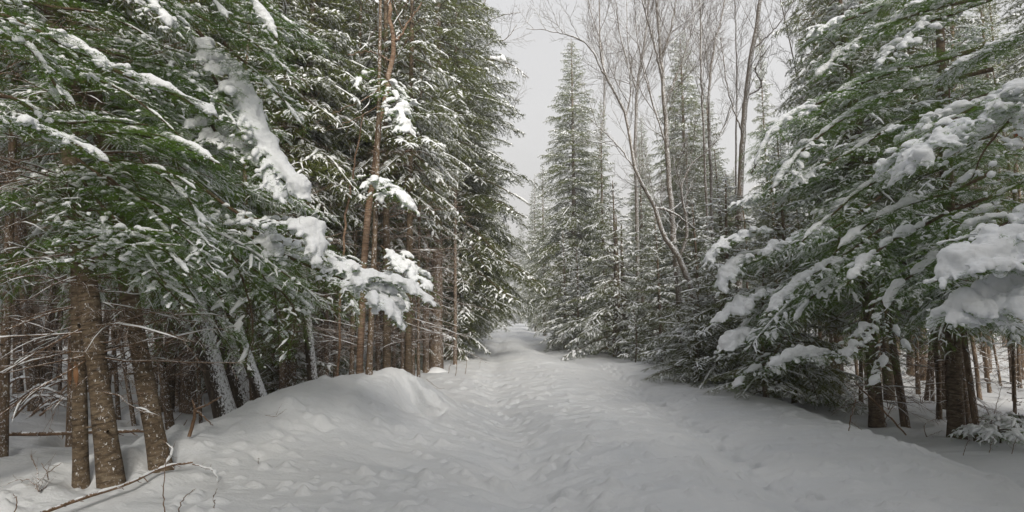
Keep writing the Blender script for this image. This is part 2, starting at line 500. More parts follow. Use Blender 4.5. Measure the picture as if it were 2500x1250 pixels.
# ------------------------------------------------------------------ ground sheet
def axis(fine0, fine1, step, far0, far1, g):
    mid = np.arange(fine0, fine1, step)
    up, x, s = [], fine1, step
    while x < far1: up.append(x); s *= g; x += s
    up.append(far1)
    dn, x, s = [], fine0, step
    while x > far0:
        s *= g; x -= s; dn.append(max(x, far0))
    return np.array(dn[::-1] + list(mid) + up)
xs = axis(-4.6, 5.6, .021, -400, 400, 1.03)
ys = axis(3.6, 9.6, .022, -60, 600, 1.016)
GX, GY = np.meshgrid(xs, ys)
GZ = gh(GX, GY)
_m = sst(-1.95, -1.60, GX) * (1 - sst(-1.20, -1.05, GX))
_w = .05 * np.sin(GX * 9 + .5) + .05 * vn2(GX * 7, GY * 0 + 2.5, 34) - .14 * sst(-1.5, -1.95, GX)
_v = GY + _w
GYs = GY - _m * .09 * sst(8.93, 9.02, _v) * (1 - sst(9.02, 9.34, _v))      # the lip overhangs the hollow
nx, ny = len(xs), len(ys)
acc = Acc()
idx = np.arange(nx * ny).reshape(ny, nx)
acc.add(np.stack([GX, GYs, GZ], -1), np.stack([idx[:-1, :-1], idx[:-1, 1:], idx[1:, 1:], idx[1:, :-1]], -1).reshape(-1, 4))
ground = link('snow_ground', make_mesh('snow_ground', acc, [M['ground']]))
tag(ground, 'rutted snow-covered trail with a ploughed bank and soft forest floor', kind='structure')
print('ground', nx, ny, round(time.time() - T00, 1))

# ------------------------------------------------------------------ tree parts
def wood_curve(rng, H, r0, wob=.06, K=16, lean=0.0, top=.012):
    z = np.linspace(-.35, H, K)
    s = np.clip(z / H, 0, 1)
    ph = rng.uniform(0, 6.28, 2)
    x = wob * (np.sin(s * 4 + ph[0]) - np.sin(ph[0])) + lean * z
    y = wob * (np.sin(s * 3.4 + ph[1]) - np.sin(ph[1]))
    r = top + (r0 - top) * (1 - s) ** .85 * (1 + .42 * np.exp(-np.maximum(z, 0) / .14))
    return np.stack([x, y, z], -1), r

def trunk_bits(acc, rng, c, r, S=12, mat=0):
    K = len(c) * 3
    Q = crpath(c, K); rr = np.interp(np.linspace(0, 1, K), np.linspace(0, 1, len(r)), r)
    rr = rr * (1 + rng.uniform(-.05, .05, K))
    tubes(acc, Q[None], rr[None], S, mat=mat)
    return Q, rr

def dead_twigs(rng, c, z0, z1, n, L, seed=1):
    """Thin dead limbs with sparse side twigs."""
    acc = Acc()
    z = np.sort(rng.uniform(z0, z1, n))
    bx = np.interp(z, c[:, 2], c[:, 0]); by = np.interp(z, c[:, 2], c[:, 1])
    az = rng.uniform(0, 2 * np.pi, n); l = L * rng.uniform(.25, 1.0, n)
    el = rng.normal(-.12, .22, n)
    K = 6; t = np.linspace(0, 1, K)[None, :]
    d = np.stack([np.cos(az) * np.cos(el), np.sin(az) * np.cos(el), np.sin(el)], -1)
    Q = np.stack([bx, by, z], -1)[:, None] + d[:, None] * (l[:, None] * t)[..., None]
    Q[..., 2] -= .22 * (l[:, None]) * t ** 2 * rng.uniform(-.3, 1.2, n)[:, None]
    Q[:, 1:] += np.cumsum(rng.normal(0, .018, (n, K - 1, 3)), 1)
    tubes(acc, Q, (.0075 * (l / L)[:, None] + .003) * (1 - .75 * t), 4)
    q2, i2, s2 = spawn(rng, Q, .085, .12, .98, 52, lambda s, LL, r: LL * (.10 + .32 * (1 - s)) * r.uniform(.4, 1.2, len(s)), .25, K=4, jit=.3, maxn=20)
    t4 = np.linspace(0, 1, 4)[None]
    tubes(acc, q2, .0032 * (1 - .6 * t4) * np.ones((len(q2), 1)), 3)
    q3, _, _ = spawn(rng, q2, .10, .15, .95, 50, lambda s, LL, r: .04 + LL * .3 * r.uniform(.4, 1.1, len(s)), .1, K=3, jit=.3, maxn=5)
    tubes(acc, q3, .0022 * (1 - .5 * np.linspace(0, 1, 3)[None]) * np.ones((len(q3), 1)), 3)
    sn = Acc()
    k = rng.random(n) < .32
    snow_on(sn, rng, Q[k], .008 + .006 * rng.random(k.sum()), K=8, S=5, a=rng.uniform(0, .3, k.sum()), b=rng.uniform(.4, .95, k.sum()), rough=.6)
    k = rng.random(len(q2)) < .10
    snow_on(sn, rng, q2[k], .006 + .004 * rng.random(k.sum()), K=4, S=4, rough=.5)
    return acc, sn

def bough_set(rng, Q, crown, snow, o, matN=0, matW=1, wid=None, snowf=None):
    """Foliage, twigs and snow for boughs Q (N,K,3). o is a dict of densities."""
    L = plen(Q); K = Q.shape[1]
    t = np.linspace(0, 1, K)[None]
    wf = o.get('wf', .42)
    tubes(crown, Q, (L[:, None] * o.get('ar', .0085) + .003) * (1 - .8 * t), o.get('S', 4), mat=matW)
    q2, i2, s2 = spawn(rng, Q, o['sp2'], o.get('s0', .12), .99, o.get('a2', 55),
                       lambda s, LL, r: (LL * wf * (1.02 - s) ** .75 * np.clip(s * 5, .3, 1) + o.get('min2', .06)) * r.uniform(.65, 1.15, len(s)), o.get('d2', .22), K=5, jit=o.get('j2', .12))
    t5 = np.linspace(0, 1, 5)[None]
    tubes(crown, q2, o.get('r2', .0035) * (1 - .7 * t5) * np.ones((len(q2), 1)), 3, mat=matW)
    q3, i3, s3 = spawn(rng, q2, o['sp3'], .12, .98, 50,
                       lambda s, LL, r: (LL * .38 * (1.05 - s) + o.get('min3', .05)) * r.uniform(.6, 1.2, len(s)), o.get('d3', .35), K=3, jit=o.get('j3', .3))
    needles(crown, rng, q3, o['nd'], o['nl'], o['nw'], matN, o.get('fl', .55))
    needles(crown, rng, q2, o['nd'], o['nl'], o['nw'], matN, o.get('fl', .55), s0=.15)
    needles(crown, rng, Q, o['nd'], o['nl'], o['nw'], matN, o.get('fl', .55), s0=.35, maxn=400)
    # snow
    if snow is None: return
    sf = o.get('snow', .6)
    if snowf is None: snowf = np.ones(len(Q))
    mid = q2[:, 2]
    patch = np.clip(.5 + 1.9 * vn3(mid * o.get('pf', 1.8), 77), 0, 1)
    rr = o.get('rs', .028)
    pr = sf * (.35 + 1.1 * patch) * snowf[i2] * (s2 > o.get('smin', 0))
    l2 = plen(q2)
    for ps in range(o.get('passes', 2)):
        k = (rng.random(len(q2)) < pr) & (l2 > .04)
        wgt = (.55 + .9 * patch[k]) * rng.uniform(.6, 1.35, k.sum()) * np.clip(l2[k] / .25, .5, 1.15)
        seg = np.clip(rng.uniform(3, 10, k.sum()) * rr / l2[k], .12, .95)
        a0 = rng.random(k.sum()) * (1 - seg)
        snow_on(snow, rng, q2[k], rr * wgt, K=o.get('sK', 5), S=o.get('sS', 6), a=a0, b=a0 + seg, rough=.28, lift=.5)
    ss = o.get('sn3', .3)
    pt = patch[i3]
    k = rng.random(len(q3)) < ss * (.3 + 1.2 * pt) * snowf[i2[i3]]
    snow_on(snow, rng, q3[k], rr * o.get('r3f', .55) * rng.uniform(.6, 1.2, k.sum()), K=4, S=5, rough=.35, lift=.6)
    k = rng.random(len(Q)) < o.get('axs', .7) * snowf
    snow_on(snow, rng, Q[k], rr * o.get('axf', 1.2) * rng.uniform(.6, 1.3, k.sum()), K=14, S=6, a=rng.uniform(.2, .5, k.sum()), b=rng.uniform(.8, 1., k.sum()), rough=.45, lift=.5)

FAR = dict(b0=.2, b1=4, sp2=.075, sp3=.085, nd=62, nl=.058, nw=.013, rs=.027, snow=.42, sn3=.42, r2=.004, fl=1.1, axs=.5, axf=1.1, d2=.35)
MID = dict(sp2=.060, sp3=.065, nd=110, nl=.036, nw=.0062, rs=.025, snow=.38, sn3=.38, r2=.0035, sS=6, sK=6, fl=.9, d2=.32)
NEAR = dict(sp2=.045, sp3=.050, nd=210, nl=.026, nw=.0032, rs=.021, snow=.42, sn3=.40, r2=.0025, sS=8, sK=8, fl=.6, d2=.3)

def conifer(name, seed, H, zb, R, nb, o, r0=.12, el=(-22, 50), droop=.30, bark='bark', needle='needle_spruce', dead=None, shape=.85, wob=.05, side=None):
    rng = np.random.default_rng(seed)
    c, r = wood_curve(rng, H, r0, wob)
    tr = Acc(); Qc, rc = trunk_bits(tr, rng, c, r, 10)
    u = (np.arange(nb) + rng.random(nb)) / nb
    u = u ** .92
    z = zb + (H * .985 - zb) * u
    L = R * ((1 - u) ** shape * rng.uniform(.62, 1.15, nb) * np.clip(o.get('b0', .72) + u * o.get('b1', 3), 0, 1) + .045)
    az = np.arange(nb) * 2.39996 + rng.uniform(-.5, .5, nb)
    if side is not None:      # fuller on the open side
        L = L * (1 + side[1] * np.cos(az - side[0]))
    e = np.radians(el[0] + (el[1] - el[0]) * u ** 1.3 + rng.normal(0, 7, nb))
    K = 8; t = np.linspace(0, 1, K)[None]
    bx = np.interp(z, c[:, 2], c[:, 0]); by = np.interp(z, c[:, 2], c[:, 1])
    d = np.stack([np.cos(az) * np.cos(e), np.sin(az) * np.cos(e), np.sin(e)], -1)
    Q = np.stack([bx, by, z], -1)[:, None] + d[:, None] * (L[:, None] * t)[..., None]
    dr = droop * rng.uniform(.5, 1.3, nb) * (1 - .6 * u)
    Q[..., 2] -= (dr * L)[:, None] * t ** 1.8
    Q[:, 1:] += np.cumsum(rng.normal(0, .012, (nb, K - 1, 3)) * L[:, None, None] * .7, 1)
    cr, sn = Acc(), Acc()
    bough_set(rng, Q, cr, sn, o)
    parts = [('trunk', make_mesh(name + '_trunk', tr, [M[bark]])),
             ('crown', make_mesh(name + '_crown', cr, [M[needle], M['twig']])),
             ('snow_cover', make_mesh(name + '_snow', sn, [M['snow']]))]
    if dead:
        a, b = dead_twigs(rng, c, dead[0], dead[1], dead[2], dead[3])
        parts.append(('dead_branches', make_mesh(name + '_dead', a, [M['deadtwig']])))
        parts.append(('twig_snow', make_mesh(name + '_deadsnow', b, [M['snow']])))
    nf = sum(len(p[1].polygons) for p in parts)
    print('proto', name, nf, round(time.time() - T00, 1))
    return dict(parts=parts, H=H)

def put(proto, name, x, y, label, cat='tree', group=None, sz=1.0, sxy=None, rz=0.0, tilt=(0, 0), dz=-.03):
    """One tree: an Empty at its base, with a copy of each part under it."""
    e = bpy.data.objects.new(name, None)
    COL.objects.link(e)
    e.empty_display_size = .2
    e.location = (x, y, g1(x, y) + dz)
    e.rotation_euler = (tilt[0], tilt[1], rz)
    s = sxy if sxy else sz
    e.scale = (s, s, sz)
    tag(e, label, cat, group)
    for pn, me in proto['parts']:
        o = bpy.data.objects.new(pn, me)
        COL.objects.link(o); o.parent = e
    return e

def putp(proto, name, px, d, label, top=None, **kw):
    x = float(P(px, 775, d)[0])
    if top is not None:
        kw['sz'] = (float(P(px, top, d)[2]) - g1(x, d)) / proto['H']
    return put(proto, name, x, d, label, **kw)

# ------------------------------------------------------------------ prototypes
pEdge = [conifer('edge_a', 11, 17, .4, 2.9, 300, FAR, r0=.17, droop=.42, el=(-25, 32), shape=.60),
         conifer('edge_b', 12, 15, .3, 2.8, 260, FAR, r0=.15, droop=.38, el=(-20, 32), shape=.75),
         conifer('edge_c', 13, 13, .5, 2.0, 190, FAR, r0=.13, droop=.36, el=(-20, 35), shape=.62)]
pTall = [conifer('tall_a', 21, 17, 5.6, 2.3, 160, FAR, r0=.15, dead=(.6, 8, 62, 1.4), droop=.35, needle='needle_spruce'),
         conifer('tall_b', 22, 16, 6.4, 2.0, 140, FAR, r0=.11, dead=(.5, 9.0, 58, 1.2), droop=.3, bark='bark_band'),
         conifer('tall_c', 23, 15, 2.6, 1.9, 150, FAR, r0=.085, dead=(.4, 4.5, 46, 1.1), droop=.4)]
pBush = [conifer('bush_a', 31, 6.5, .35, 2.3, 90, MID, r0=.08, droop=.38, el=(-12, 45), shape=.8),
         conifer('bush_b', 32, 4.5, .25, 1.7, 70, MID, r0=.06, droop=.32, el=(-8, 45), shape=.8),
         conifer('sapling', 33, 1.9, .15, .85, 30, MID, r0=.022, droop=.2, el=(0, 55), shape=.7)]
HEAVY = dict(NEAR); HEAVY.update(rs=.030, snow=.46, sn3=.34, pf=1.3, axf=1.3)
pFir = [conifer('fir_a', 41, 9.0, 2.5, 3.1, 85, HEAVY, r0=.12, droop=.36, el=(-6, 40), needle='needle_fir', bark='bark_band', shape=.8, dead=(.3, 3.0, 40, 1.5)),
        conifer('fir_b', 42, 7.0, 1.3, 2.2, 70, HEAVY, r0=.11, droop=.38, el=(-12, 40), needle='needle_fir', bark='bark_band', shape=.7, dead=(.3, 2.2, 36, 1.2))]

rg = np.random.default_rng(99)
def rz(): return float(rg.uniform(0, 6.28))
# left side of the trail, nearest first
for k, (px, d, sz, lab) in enumerate([
        (1066, 17, 1.15, 'tall spruce with a bare lower trunk at the left trail edge just past the bank'),
        (1104, 21, 1.15, 'dense spruce left of the trail whose boughs stand out against the grey sky'),
        (1114, 27, 1.1, 'snow-dusted spruce on the left edge of the trail, second beyond the bare trunk'),
        (1146, 34, 1.05, 'spruce on the left of the trail with low frosted boughs sweeping to the snow'),
        (1168, 43, 1.0, 'spruce far down the left edge of the trail where it narrows'),
        (1190, 56, 1.0, 'pale frosted spruce at the left of the far trail opening'),
        (1206, 74, 1.0, 'last tall spruce on the left before the trail disappears'),
        (1224, 97, 1.0, 'tiny pale spruce left of the bright end of the trail')]):
    pr = [pTall[0], pEdge[0], pEdge[1], pEdge[0], pEdge[1], pEdge[0], pEdge[1], pEdge[0]][k]
    LEFTS = globals().setdefault('LEFTS', [])
    LEFTS.append(None); LEFTS[-1] = putp(pr, 'spruce_tree', px, d, lab, sz=sz, sxy=sz * [1.2, 1.2, 1.3, 1.2, 1.1, 1.0, 1.0, 1.0][k], rz=rz())
# right side, far to near
for (pr, px, d, top, sxy, lab) in [
        (pEdge[1], 1299, 92, 470, 1.0, 'tiny pale spruce right of the bright end of the trail'),
        (pEdge[0], 1272, 150, 520, 1.2, 'hazy spruce closing the far end of the trail'),
        (pEdge[1], 1308, 66, 430, 1.0, 'pale spruce on the right of the far trail opening'),
        (pEdge[2], 1330, 50, 400, 1.1, 'frosted spruce behind the tall pointed spruce beside the sky gap'),
        (pEdge[0], 1402, 34, 95, 1.25, 'tall pointed spruce standing against the grey sky just right of the gap'),
        (pEdge[2], 1480, 31, 240, .85, 'slim pointed spruce between the sky gap spruce and the bare maples'),
        (pEdge[0], 1578, 44, 280, .8, 'faint narrow spruce behind the bare maples'),
        (pEdge[0], 1683, 31, 70, 1.15, 'tall spire-topped spruce behind the grey hardwood trunk on the right'),
        (pEdge[2], 1745, 28, 215, 1.0, 'shorter spruce crowding the right flank of the spire-topped spruce'),
        (pEdge[2], 1895, 36, 60, .9, 'very narrow spruce spire seen between bare trees on the right'),
        (pBush[0], 1378, 28, 560, .9, 'low spreading spruce at the right edge of the trail near its bend'),
        (pBush[0], 1500, 23, 440, 1.25, 'broad layered spruce with snowy shelves on the right of the trail'),
        (pBush[1], 1410, 26, 600, 1.2, 'bushy young spruce left of the broad layered spruce'),
        (pBush[0], 1610, 21, 520, 1.0, 'young spruce behind the leaning forked hardwood'),
        (pBush[2], 1548, 19, 752, 1.0, 'knee-high spruce sapling at the edge of the trail on the right'),
        (pBush[0], 1700, 17, 480, 1.0, 'snow-laden young fir beside the foot of the leaning hardwood'),
        (pBush[0], 1790, 14, 420, 1.0, 'snow-laden fir overhanging the right shoulder of the trail'),
        (pBush[1], 1700, 14, 690, 1.0, 'low fir sweeping onto the snow shoulder on the right'),
        (pBush[0], 1930, 13, 330, 1.0, 'fir with thick snow pads behind the right shoulder of the trail'),
        (pBush[1], 1860, 11.5, 640, .9, 'small fir with a large snow pad low over the right snow shoulder'),
        (pEdge[2], 2030, 19, -500, 1.0, 'tall spruce behind the snow-laden firs on the right')]:
    putp(pr, 'spruce_tree' if 'spruce' in lab else 'fir_tree', px, d, lab, top=top, sxy=sxy, rz=rz())
putp(pBush[1], 'fir_tree', 700, 10.6, 'young green fir behind the low end of the bank, beside the brown trunk pair', top=640, sxy=.7, rz=1.1)
putp(pBush[1], 'fir_tree', 815, 13.5, 'young fir behind the bank between the half-white trunk and the birch', top=600, sxy=.8, rz=2.6)
putp(pBush[0], 'fir_tree', 590, 12.0, 'bushy fir filling the gap above the three leaning trunks', top=330, sxy=.7, rz=.3)
putp(pBush[0], 'fir_tree', 975, 17.0, 'green fir deep behind the top of the snow bank', top=420, sxy=.8, rz=4.0)
putp(pFir[0], 'fir_tree', 2121, 10.3, 'broad brown-trunked fir set back under the snowy boughs on the right', sz=1.0, rz=.4)

# scattered stand
LMK = {-1: [(60, 'the trunk at the extreme left edge'), (150, 'the thick rough trunk flecked with snow'), (235, 'the orange-scarred fir trunk'), (330, 'the stout leaning fir nearest the camera'),
            (420, 'the fir at the left end of the bank'), (520, 'the thick reddish-brown trunk'), (650, 'the three leaning trunks'), (740, 'the pair of brown trunks'), (800, 'the half-white leaning trunk'),
            (860, 'the thin leaning dead pole'), (915, 'the reddish birch'), (970, 'the pale trunk above the bank'), (1045, 'the light trunk above the bank'), (1300, 'the left trail edge spruces')],
       1: [(1380, 'the gap-side pointed spruce'), (1480, 'the bushy young spruces right of the trail'), (1570, 'the broad layered spruce'), (1660, 'the forked leaning hardwood'), (1760, 'the spire-topped spruce'),
           (1850, 'the dark tilted hardwood'), (1950, 'the narrow spruce spire'), (2060, 'the dark thin pole on the right'), (2160, 'the broad brown-trunked fir'), (2250, 'the slim tilted fir on the right'),
           (2370, 'the thick banded fir on the right'), (2440, 'the snow-tipped low fir branch at the lower right'), (9999, 'the thickest snow pads at the right edge')]}
ORD = ['nearest', 'second nearest', 'third nearest', 'fourth nearest', 'fifth nearest', 'sixth nearest', 'seventh nearest', 'eighth nearest', 'ninth nearest', 'tenth nearest', 'eleventh nearest', 'twelfth nearest', 'thirteenth nearest', 'fourteenth nearest']
def lab_rows(made, kind, side):
    rows = {}
    for ppx, y, e in made:
        k = next(n for lim, n in LMK[side] if ppx < lim or lim in (1300, 9999))
        rows.setdefault(k, []).append((y, e))
    for k, v in rows.items():
        v.sort(key=lambda q: q[0])
        for i, (y, e) in enumerate(v):
            o = ORD[i] if i < len(ORD) else 'far'
            e['label'] = o + ' ' + kind + ' behind ' + k
def scatter(n, x0f, side, ymin, ymax, protos, name, label, group, seed, mind=.9, bias=1.2):
    r = np.random.default_rng(seed); pts = []; made = []
    tries = 0
    while len(pts) < n and tries < 20000:
        tries += 1
        y = ymin + (ymax - ymin) * r.random() ** bias
        lim = y * 1.02 + 1.5
        lo = x0f(y)
        x = -r.uniform(-lo, lim) if side < 0 else r.uniform(lo, lim)
        if side < 0 and -lo > lim: continue
        if side > 0 and lo > lim: continue
        ppx = 1250 + x / y * F
        if side < 0 and 840 < ppx < 1010 and y < 13.5: continue
        if all((x - a) ** 2 + (y - b) ** 2 > mind ** 2 for a, b in pts):
            pts.append((x, y))
            pr = protos[int(r.integers(len(protos)))]
            zs = float(r.uniform(.8, 1.15))
            if side > 0 and ppx < 1960:        # the sky shows between the spires here
                zs = min(zs, (CAMZ + (775 - r.uniform(250, 480)) * y / F) / pr['H'])
            made.append((ppx, y, put(pr, name, x, y, label, group=group, sz=zs, sxy=float(r.uniform(.85, 1.15)), rz=float(r.uniform(0, 6.28)), tilt=(float(r.normal(0, .02)), float(r.normal(0, .02))))))
    lab_rows(made, label, side)
scatter(74, lambda y: float(left_edge(y)) - 1.2 - (0 if y > 16 else .4), -1, 9.5, 45, pTall, 'spruce_tree', 'slim dead-twigged spruce', 'spruces of the left stand', 7)
scatter(14, lambda y: float(left_edge(y)) - 2.0, -1, 22, 70, pEdge, 'spruce_tree', 'full-crowned spruce', 'full spruces of the left stand', 8, 1.8)
scatter(40, lambda y: max(float(right_edge(y)) + 2.2, 6.8), 1, 10.5, 48, pTall, 'spruce_tree', 'slim dead-twigged spruce', 'spruces of the right stand', 9, 1.1)
scatter(11, lambda y: float(right_edge(y)) + 4, 1, 24, 70, pEdge, 'spruce_tree', 'full-crowned spruce', 'full spruces of the right stand', 10, 2.0)
for k, (x, y, pr) in enumerate([(-6.5, 1.5, 1), (-5.6, -2.0, 0), (-8.5, -.5, 2), (-4.6, -7.5, 1), (-7.5, -5, 0), (8.4, 3.2, 2), (9.6, .5, 0), (7.6, -2.2, 1), (9.5, -4.5, 0), (6.6, -6.5, 1), (7.8, -10, 0), (6, -14, 0), (3.2, -8.5, 0), (1.4, -12, 0), (5.2, -5.5, 1), (11.5, 5.5, 1), (-9.5, 4, 2), (-6.9, 2.0, 2)]):  # unseen spruces added behind and beside the camera to darken the foreground snow
    put([pEdge[0], pEdge[1], pTall[0]][pr], 'spruce_tree', x, y, 'unseen spruce added close around the viewpoint to shade the near end of the trail', group='spruces added around the viewpoint for shade', sz=.95 + .02 * (k % 5), rz=rz())
pPole = []
for q in range(3):
    rng = np.random.default_rng(900 + q)
    c, r = wood_curve(rng, 7.5, .036 + .01 * q, .12, K=14, top=.008)
    tr_ = Acc(); trunk_bits(tr_, rng, c, r, 8)
    a_, b_ = dead_twigs(rng, c, .35, 7, 34, .7)
    pPole.append(dict(parts=[('trunk', make_mesh('pole', tr_, [M['bark']])), ('dead_branches', make_mesh('pole_d', a_, [M['deadtwig']])), ('twig_snow', make_mesh('pole_s', b_, [M['snow']]))], H=7.5))
scatter(22, lambda y: float(left_edge(y)) - 1.3, -1, 8.2, 17, pPole, 'dead_pole_tree', 'thin dead pole', 'thin dead poles of the left stand', 14, .5, 1.0)
scatter(34, lambda y: max(float(right_edge(y)) + 1.6, 6.4), 1, 8.2, 19, pPole, 'dead_pole_tree', 'thin dead pole', 'thin dead poles of the right stand', 15, .5, 1.0)
print('done', round(time.time() - T00, 1), 'objects', len(bpy.data.objects))

# ------------------------------------------------------------------ individual trunks, hardwoods, boughs
def hit(px, py, d0=8.0):
    """Ground point under a photograph pixel."""
    d = d0
    for _ in range(40):
        p = P(px, py, d)
        z = g1(p[0], p[1])
        dn = (CAMZ - z) * F / max(py - 775.0, 8)
        d = d * .6 + dn * .4
    p = P(px, py, d)
    return np.array([p[0], p[1], g1(p[0], p[1])])

def straight_trunk(name, seed, H, r0, bark, wob=.03, top=.02, scar=None):
    rng = np.random.default_rng(seed)
    c, r = wood_curve(rng, H, r0, wob, K=20, top=top)
    a = Acc(); trunk_bits(a, rng, c, r, 14)
    # knots and broken stubs
    n = int(6 + H)
    z = rng.uniform(.3, H * .6, n); az = rng.uniform(0, 6.28, n); l = rng.uniform(.03, .10, n) + r0
    t = np.linspace(0, 1, 3)[None]
    bx = np.interp(z, c[:, 2], c[:, 0]); by = np.interp(z, c[:, 2], c[:, 1])
    Q = np.stack([bx[:, None] + np.cos(az)[:, None] * l[:, None] * t, by[:, None] + np.sin(az)[:, None] * l[:, None] * t, z[:, None] + .02 * t], -1)
    tubes(a, Q, np.ones((n, 3)) * .011, 5)
    return make_mesh(name, a, [M[bark]])

def trunk_tree(name, base, py_d, tops, w, bark, label, crown=None, cs=1.0, spin=0.0, seed=0, H=15.0, cat='tree', group=None, dead=None, d=None, wob=.03):
    """A tree whose trunk foot is at pixel base and which leans through pixel tops."""
    if d is None: B = hit(*base)
    else:
        yb = 775 + (CAMZ - g1((base[0] - 1250) / F * d, d)) * F / d
        B = P(base[0] + (base[0] - tops[0]) / (base[1] - tops[1]) * (yb - base[1]), yb, d)
        B[2] = g1(B[0], B[1])
    dd = B[1]
    a, b = P(base[0], base[1], dd), P(tops[0], tops[1], dd)
    lean = math.atan2(b[0] - a[0], b[2] - a[2])
    e = bpy.data.objects.new(name, None); COL.objects.link(e)
    e.location = B; e.rotation_euler = (0, lean, 0)
    tag(e, label, cat, group)
    link('trunk', straight_trunk(name, seed, H, w * dd / F / 2, bark, wob), e)
    if crown:
        for pn, me in crown['parts']:
            if pn == 'trunk': continue
            o = link(pn, me, e); o.rotation_euler = (0, 0, spin); o.scale = (cs, cs, cs)
    if dead:
        a_, b_ = dead_twigs(np.random.default_rng(seed + 5), np.array([[0, 0, 0], [0, 0, H]], float), *dead)
        link('dead_branches', make_mesh('dead', a_, [M['deadtwig']]), e)
        if b_.n: link('twig_snow', make_mesh('deadsnow', b_, [M['snow']]), e)
    return e

pHigh = conifer('fir_high', 51, 8.5, 2.3, 1.9, 75, NEAR, r0=.12, droop=.5, el=(-18, 40), needle='needle_fir', bark='bark_band', shape=.6, dead=(.9, 2.8, 30, 1.1))
pDead = conifer('dead_low', 52, 14, 5.5, 1.8, 90, MID, r0=.12, droop=.4, dead=(.8, 7.0, 95, 1.6))
pDead2 = conifer('dead_low2', 53, 13, 4.6, 1.6, 90, MID, r0=.10, droop=.4, dead=(1.0, 5.5, 70, 1.3))
LT = [
 ('spruce_tree', (8, 1095), (24, 650), 19, 'bark', 'dim spruce trunk at the extreme left edge of the view', pDead2),
 ('spruce_tree', (45, 955), (42, 650), 18, 'bark', 'slim dark spruce trunk, second from the left edge', pDead2),
 ('spruce_tree', (88, 995), (58, 660), 26, 'bark', 'slightly tilted spruce trunk just left of the thick rough trunk', pDead),
 ('spruce_tree', (112, 935), (112, 640), 48, 'bark_lean', 'thick rough dark trunk flecked with snow at the far left', pDead),
 ('spruce_tree', (178, 1072), (183, 680), 24, 'bark', 'dark straight trunk touching the left side of the orange-scarred trunk', pDead2),
 ('fir_tree', (199, 1141), (191, 680), 30, 'bark_band', 'slim fir trunk with a raw orange scar, standing upright in the left foreground', pDead2),
 ('fir_tree', (272, 1152), (214, 690), 46, 'bark_band', 'stout banded fir leaning left, nearest to the camera, with layered green sprays above', pDead),
 ('fir_tree', (392, 1114), (322, 720), 42, 'bark_band', 'stout banded fir trunk at the left end of the snow bank under green boughs', pHigh),
 ('spruce_tree', (414, 1020), (384, 790), 18, 'bark', 'slim trunk behind the stout fir at the end of the snow bank', pDead2),
 ('spruce_tree', (290, 1010), (276, 800), 9, 'bark', 'thin pole trunk right of the stout leaning fir', None),
 ('spruce_tree', (328, 1018), (300, 840), 9, 'bark', 'thin tilted pole trunk left of the stout fir by the bank', None),
 ('spruce_tree', (433, 968), (431, 700), 13, 'bark', 'narrow dark trunk beside the thick reddish-brown trunk', pDead2),
 ('spruce_tree', (461, 996), (455, 650), 34, 'bark', 'thick reddish-brown upright trunk left of the leaning trunks', pDead),
 ('spruce_tree', (492, 1052), (486, 830), 8, 'bark', 'thin pole in front of the thick reddish-brown trunk', None),
 ('cedar_tree', (552, 1020), (462, 700), 50, 'bark_lean', 'rough dark leaning trunk, lowest of the three leaning over the bank', None),
 ('cedar_tree', (604, 1002), (500, 680), 50, 'bark_lean', 'snow-plastered thick trunk leaning left, middle of the three leaning trunks', pDead2),
 ('fir_tree', (640, 988), (528, 680), 26, 'bark_lean', 'slim leaning fir, rightmost of three, bowed under lumpy snow arching over the bank', pHigh),
]
TREES = {}
LD = {414: 9.1, 290: 9.6, 328: 9.3, 433: 11.2, 461: 10.2, 492: 8.3, 552: 7.9, 604: 8.6, 640: 8.0}
for k, (nm, b, t, w, bk, lab, cr) in enumerate(LT):
    e = trunk_tree(nm, b, None, t, w, bk, lab, crown=cr, spin=k * 1.3, seed=300 + k, H=13 if w > 12 else 6, dead=None if cr else (.5, 4.5, 26, .9), d=LD.get(b[0]), wob=0 if 'scar' in lab else .03)
    TREES[b[0]] = e
    if 'scar' in lab:
        d = e.location.y
        a = Acc()
        z0 = P(195, 940, d)[2] - e.location.z; z1 = P(195, 882, d)[2] - e.location.z
        r = 30 * d / F / 2
        K = 7; zz = np.linspace(z0, z1, K); th = np.linspace(-1.65, -.95, 9)
        V = []
        for i, z in enumerate(zz):
            wd = math.sin(math.pi * (i + .35) / (K - .3))
            for q in th:
                qq = -1.3 + (q + 1.3) * wd
                V.append((math.cos(qq) * r * 1.04, math.sin(qq) * r * 1.04, z + .02 * math.sin(q * 7)))
        ii = np.arange(K * 9).reshape(K, 9)
        a.add(V, np.stack([ii[:-1, :-1], ii[:-1, 1:], ii[1:, 1:], ii[1:, :-1]], -1).reshape(-1, 4))
        link('bark_scar', make_mesh('scar', a, [M['scar']]), e)
